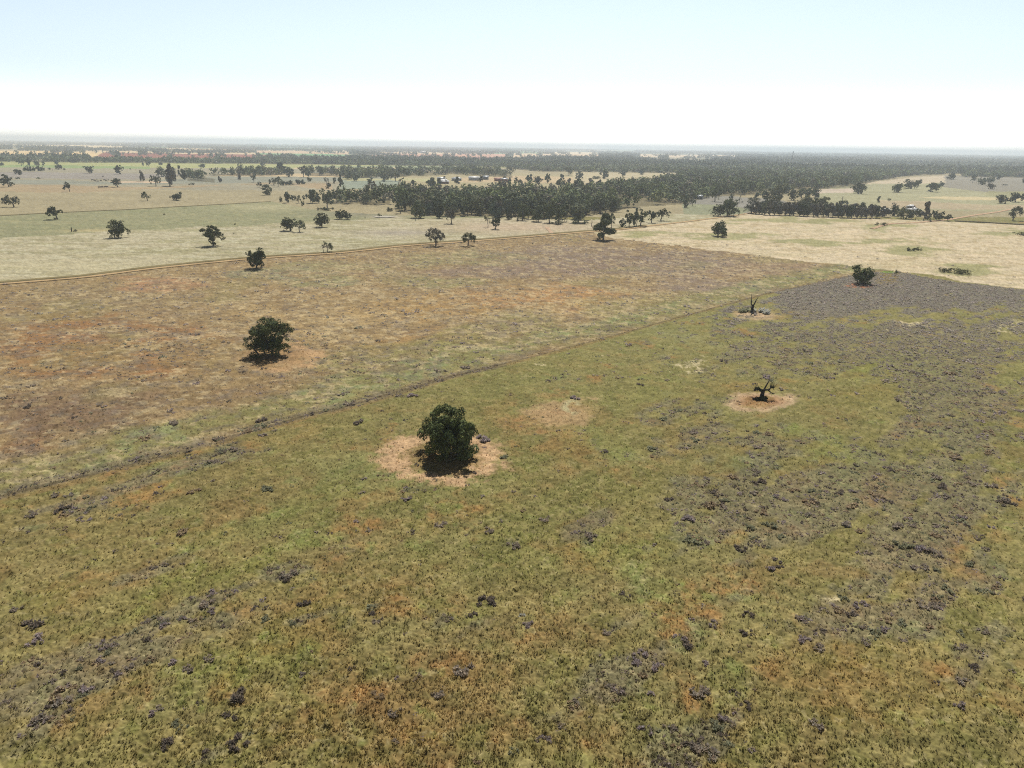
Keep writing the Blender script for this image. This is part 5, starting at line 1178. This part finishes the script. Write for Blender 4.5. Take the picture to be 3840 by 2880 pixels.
# ------------------------------------------------------------------ buildings
def box(V, Q, x0, x1, y0, y1, z0, z1):
    o = len(V); V += [(x0, y0, z0), (x1, y0, z0), (x1, y1, z0), (x0, y1, z0), (x0, y0, z1), (x1, y0, z1), (x1, y1, z1), (x0, y1, z1)]
    Q += [(o, o + 3, o + 2, o + 1), (o + 4, o + 5, o + 6, o + 7), (o, o + 1, o + 5, o + 4), (o + 1, o + 2, o + 6, o + 5), (o + 2, o + 3, o + 7, o + 6), (o + 3, o, o + 4, o + 7)]
def bmesh_box(name, b, mat, parent):
    V, Q = [], []; box(V, Q, *b); return link(name, mesh_np(name, np.array(V, float), np.array(Q)), mat, parent)
def house(label, cat, px, py, wpx, depth, wall_h, rise, yaw, wmat, rmat, hip=True, nwin=4, veranda=True, group=None, open_front=False):
    x, y = gp(px, py); Wd = wpx * m_per_px(px, py); D = depth
    r = thing("house" if cat == "house" else "shed", label, cat, (float(x), float(y), -.3), group, yaw)
    V, Q = [], []; box(V, Q, -Wd / 2, Wd / 2, -D / 2, D / 2, -.2, wall_h); G = len(V)
    if not hip:
        V += [(-Wd / 2, 0, wall_h + rise), (Wd / 2, 0, wall_h + rise)]
    me = mesh_np("wall", np.array(V, float), [np.array(Q)] + ([np.array([(4, 7, G), (5, G + 1, 6)])] if not hip else [])); wl = link("wall", me, wmat, r)
    e = .7; z = wall_h + .02; h = rise + .12; k = (D / 2 + e) if hip else -e * 0
    rx = Wd / 2 + e
    ax = rx - (D / 2 + e) * .8 if hip else rx
    t = .12
    P = [(-rx, -D / 2 - e, z - .1), (rx, -D / 2 - e, z - .1), (rx, D / 2 + e, z - .1), (-rx, D / 2 + e, z - .1), (-ax, 0, z + h), (ax, 0, z + h)]
    P2 = [(a, b, c + t) for a, b, c in P]
    fq = [(0, 1, 5, 4), (2, 3, 4, 5)]; ft = [(1, 2, 5), (3, 0, 4)]
    qq = [tuple(i + 6 for i in q) for q in fq] + [tuple(reversed(q)) for q in fq] + [(0, 6, 7, 1), (1, 7, 8, 2), (2, 8, 9, 3), (3, 9, 6, 0)]
    qq = [tuple(reversed(q)) if n >= 4 else q for n, q in enumerate(qq)]
    tt = [tuple(i + 6 for i in q) for q in ft] + [tuple(reversed(q)) for q in ft]
    rf = link("roof", mesh_np("roof", np.array(P + P2, float), [np.array(qq), np.array(tt)]), rmat, r)
    if cat == "house": bmesh_box("chimney", (Wd * .2, Wd * .2 + .9, -.3, .5, wall_h + rise * .4, wall_h + rise + 1.0), M_BRICK, rf)
    for i in range(nwin):
        wx = -Wd / 2 + Wd * (i + .5) / nwin
        if i == nwin // 2 and nwin > 2: bmesh_box("door", (wx - .5, wx + .5, -D / 2 - .05, -D / 2 + .05, .05, 2.15), M_REDROOF, r)
        else: bmesh_box("window", (wx - .75, wx + .75, -D / 2 - .05, -D / 2 + .05, .95, 2.1), M_GLASS_SHADE, r)
    if open_front: bmesh_box("doorway_shade", (-Wd * .3, Wd * .3, -D / 2 - .06, -D / 2 + .02, 0, wall_h - .5), M_GLASS_SHADE, r)  # dark plate on the closed wall stands for shade inside the opening
    if veranda:
        V, Q = [], []
        for i in range(5):
            q = -Wd / 2 + .2 + (Wd - .4) * i / 4; box(V, Q, q - .07, q + .07, -D / 2 - 2.3, -D / 2 - 2.16, -.2, wall_h - .45)
        vr = thing("veranda", None, None, (0, 0, 0)) ; vr.parent = r
        for k_ in ("label", "category"):
            if k_ in vr: del vr[k_]
        link("post", mesh_np("post", np.array(V, float), np.array(Q)), wmat, vr)
        P = np.array([(-rx, -D / 2 - 2.6, wall_h - .45), (rx, -D / 2 - 2.6, wall_h - .45), (rx, -D / 2 - e - .01, wall_h - .12), (-rx, -D / 2 - e - .01, wall_h - .12)]); P3 = P + [0, 0, -.08]
        link("veranda_roof", mesh_np("veranda_roof", np.concatenate([P, P3]), np.array([(0, 1, 2, 3), (7, 6, 5, 4), (0, 4, 5, 1), (1, 5, 6, 2), (2, 6, 7, 3), (3, 7, 4, 0)])), rmat, vr)
    return r
house("white-roofed homestead with a long veranda, dark trees against its walls", "house", 1663, 687, 40, 11, 3.2, 2.4, .1, M_BRICK, M_WHITEROOF)
house("small grey-roofed outbuilding just behind the white-roofed homestead", "shed", 1655, 676, 26, 8, 3, 1.4, -.1, M_WALL2, M_GREYROOF, False, 2, False)
house("long low grey-roofed house east of the white-roofed homestead", "house", 1712, 676, 36, 10, 3, 1.8, .12, M_WALL, M_GREYROOF)
house("white-roofed shed at the middle of the homestead row", "shed", 1778, 675, 36, 12, 3.6, 1.8, -.15, M_WALL2, M_WHITEROOF, False, 2, False)
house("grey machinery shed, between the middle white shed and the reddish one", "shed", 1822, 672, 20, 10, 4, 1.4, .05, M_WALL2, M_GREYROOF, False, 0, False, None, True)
house("rusty red shed in the homestead row", "shed", 1866, 678, 24, 8, 3, 1.6, .1, M_REDROOF, M_REDROOF, False, 2, False)
house("small pale-roofed shed at the east end of the homestead row", "shed", 1891, 679, 24, 8, 3.2, 1.3, -.05, M_REDROOF, M_GREYROOF, False, 2, False)
house("white farmhouse with bright roof among garden trees at the east windbreak", "house", 3419, 799, 24, 10, 3.4, 2.2, .2, M_WALL, M_WHITEROOF, True, 4, True)
house("round-topped white outbuilding joined to the back of the white farmhouse", "shed", 3413, 790, 12, 7, 3.6, 1.8, .3, M_WALL, M_WHITEROOF, False, 1, False)
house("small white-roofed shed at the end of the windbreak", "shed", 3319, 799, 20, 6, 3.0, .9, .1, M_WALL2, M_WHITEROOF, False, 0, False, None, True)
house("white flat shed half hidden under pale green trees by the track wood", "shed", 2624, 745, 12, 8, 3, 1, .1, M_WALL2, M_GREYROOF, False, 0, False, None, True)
house("far bright white shed north of the red paddock, larger one", "shed", 1586, 574, 18, 30, 8, 4, 0, M_WALL2, M_WHITEROOF, False, 0, False)
house("far small white shed west of the bright pair", "shed", 1470, 578, 10, 20, 6, 3, 0, M_WALL2, M_WHITEROOF, False, 0, False)
house("far white shed beneath the radio mast", "shed", 2963, 603.5, 7, 12, 5, 3, 0, M_WALL2, M_WHITEROOF, False, 0, False)

# ------------------------------------------------------------------ lattice mast
def mast():
    px, py = 2970, 607; x, y = gp(px, py); H = float(height_at(px, py, 567.5)); r = thing("radio_mast", "tall thin lattice radio mast standing above the far wood against the horizon", "mast", (float(x), float(y), -.3))
    V, Q = [], []; w = 1.5
    legs = [(math.cos(a) * w, math.sin(a) * w) for a in (0.3, 2.4, 4.5)]
    for lx, ly in legs:
        v, f = tubes([(np.array([[lx * 1.3, ly * 1.3, 0], [lx * .8, ly * .8, H]]), [.4, .32], 5)]); link("leg", mesh_np("leg", v, f), M_MAST, r)
    P = []; n = 22
    for i in range(n):
        z0, z1 = H * i / n, H * (i + 1) / n
        for k in range(3):
            s0, s1 = 1.3 - .5 * i / n, 1.3 - .5 * (i + 1) / n
            a, b = legs[k], legs[(k + 1) % 3]
            P.append((np.array([[a[0] * s0, a[1] * s0, z0], [b[0] * s1, b[1] * s1, z1]]), [.28, .28], 4)); P.append((np.array([[a[0] * s1, a[1] * s1, z1], [b[0] * s1, b[1] * s1, z1]]), [.28, .28], 4))
    v, f = tubes(P); link("bracing", mesh_np("bracing", v, f), M_MAST, r)
    for i in range(3):
        a = i * 2.1; v, f = tubes([(np.array([[math.cos(a) * 2.4, math.sin(a) * 2.4, H - 3.2], [math.cos(a) * 2.4, math.sin(a) * 2.4, H + .5]]), [.45, .45], 6)]); link("antenna", mesh_np("antenna", v, f), M_MAST, r)
mast()

# ------------------------------------------------------------------ cattle
def cow_mesh():
    def ring(cx, cz, ry, rz): return [(cx, ry * math.sin(a), cz + rz * math.cos(a)) for a in np.linspace(0, 2 * math.pi, 10, endpoint=False)]
    prof = [(-1.12, 1.12, .05, .06), (-1.08, 1.12, .2, .24), (-.85, 1.08, .33, .36), (-.3, 1.0, .38, .42), (.3, 1.0, .36, .42), (.65, 1.04, .30, .40), (.86, 1.12, .20, .28), (1.05, 1.2, .13, .19),
            (1.2, 1.25, .12, .16), (1.36, 1.2, .12, .13), (1.55, 1.08, .08, .09), (1.64, 1.02, .06, .05)]
    V, Q = [], []
    for p in prof: V += ring(*p)
    for i in range(len(prof) - 1):
        for j in range(10): Q.append((i * 10 + j, i * 10 + (j + 1) % 10, (i + 1) * 10 + (j + 1) % 10, (i + 1) * 10 + j))
    V, Q = np.array(V, float), np.array(Q)
    P = []
    for sx, sy in ((-.82, .2), (-.82, -.2), (.62, .18), (.62, -.18)):
        kx = -.06 if sx < 0 else .02
        P.append((np.array([[sx, sy, .95], [sx - kx, sy, .55], [sx + kx * 1.5, sy, .3], [sx, sy, 0]]), [.16, .09, .055, .06], 6))
    P.append((np.array([[-1.1, 0, 1.3], [-1.2, 0, 1.0], [-1.18, 0, .55]]), [.04, .03, .05], 4))
    for s in (-1, 1): P.append((np.array([[1.24, s * .08, 1.36], [1.2, s * .26, 1.36]]), [.05, .02], 4))
    v, q = tubes(P); return mesh_np("cow", np.concatenate([V, v]), np.concatenate([Q, q + len(V)]), None, True)
cm = cow_mesh(); cm.materials.append(M_HIDE)
CW = [(373, 704.5, "first cow from the west in the line by the round shade tree"), (382.5, 704, "second cow from the west in the line by the round shade tree"), (395, 703.8, "third cow in the line by the round shade tree, after a gap"), (401, 703.5, "cow next to the round shade tree, last of the line")]
CW2 = [(346, 676.5), (354, 677.5), (358, 680.5), (363.5, 673.5), (367, 681.5), (378, 678.5), (392, 676.5), (398, 678.5), (406, 675.5), (386, 663)]
for i, (a, b) in enumerate(CW2): CW.append((a, b, "%s animal from the west in the loose mob grazing north of the round shade tree" % ORD[i]))
for i, (px, py, lab) in enumerate(CW):
    x, y = gp(px, py); o = bpy.data.objects.new("cow", cm); COL.objects.link(o); o.location = (float(x), float(y), -.35)
    s = 1.35 if i < 4 else 1.2
    o.scale = (s,) * 3; o.rotation_euler.z = [0, 3.1, .3, 3.4, 1.2, .2, 2.8, 5, .5, 3, 4, .1, 2.2, 1][i]; tag(o, lab, "cow", "cattle in the western pasture")

# small dam
x, y = gp(1440, 812); P = []
for i in range(24): a = i / 24 * 6.283; P.append((math.cos(a) * 8 * (1 + .2 * math.sin(3 * a)), math.sin(a) * 6, 0))
o = link("pond", mesh_np("pond", np.array(P + [(0, 0, 0)]), np.array([(24, i, (i + 1) % 24) for i in range(24)])), M_WATER, None, (float(x), float(y), -.02)); tag(o, "small muddy dam at the front corner of the wood", None, None, "structure")

# low hills on the horizon
px = np.linspace(1300, 3300, 120); X, Y = gp(px, hz(px) + 5.5); D = 27000.; a = np.arctan2(X, Y)
hh = 56 + 34 * np.exp(-((px - 2120) / 260) ** 2) + 12 * vn(px / 60, px * 0, 3) * np.exp(-((px - 2200) / 500) ** 2); hh *= ss(1300, 1500, px) * ss(3300, 2900, px)
rows = []
for k, (dr, kk) in enumerate([(-1500, 0), (-700, .6), (0, 1), (900, .5), (1600, 0)]): rows.append(np.stack([(D + dr) * np.sin(a), (D + dr) * np.cos(a), hh * kk - 1], 1))
V = np.concatenate(rows); n = 120; i = np.arange(4)[:, None] * n; j = np.arange(n - 1)[None]
tag(link("hills", mesh_np("hills", V, np.stack([i + j, i + j + 1, i + n + j + 1, i + n + j], -1).reshape(-1, 4), None, True), M_HILL), "faint low blue hills on the horizon", None, None, "structure")

# ------------------------------------------------------------------ haze: one box of even, thin air
V, Q = [], []; box(V, Q, -31000, 31000, -31000, 31000, -3, 104)
hm = bpy.data.materials.new("haze_air"); hm.use_nodes = True; t = hm.node_tree; t.nodes.clear()
pv = t.nodes.new("ShaderNodeVolumePrincipled"); pv.inputs["Density"].default_value = HAZE = 1.45e-4
pv.inputs["Color"].default_value = (.84, .92, 1.0, 1); pv.inputs["Anisotropy"].default_value = .42
mo = t.nodes.new("ShaderNodeOutputMaterial"); t.links.new(pv.outputs[0], mo.inputs["Volume"])
o = link("haze", mesh_np("haze", np.array(V, float), np.array(Q)), hm); tag(o, "pale blue air haze thickening toward the horizon", None, None, "stuff")

for o in bpy.data.objects:
    if o.get("label") and len(o["label"].split()) > 16: print("LONG", o.name, o["label"])
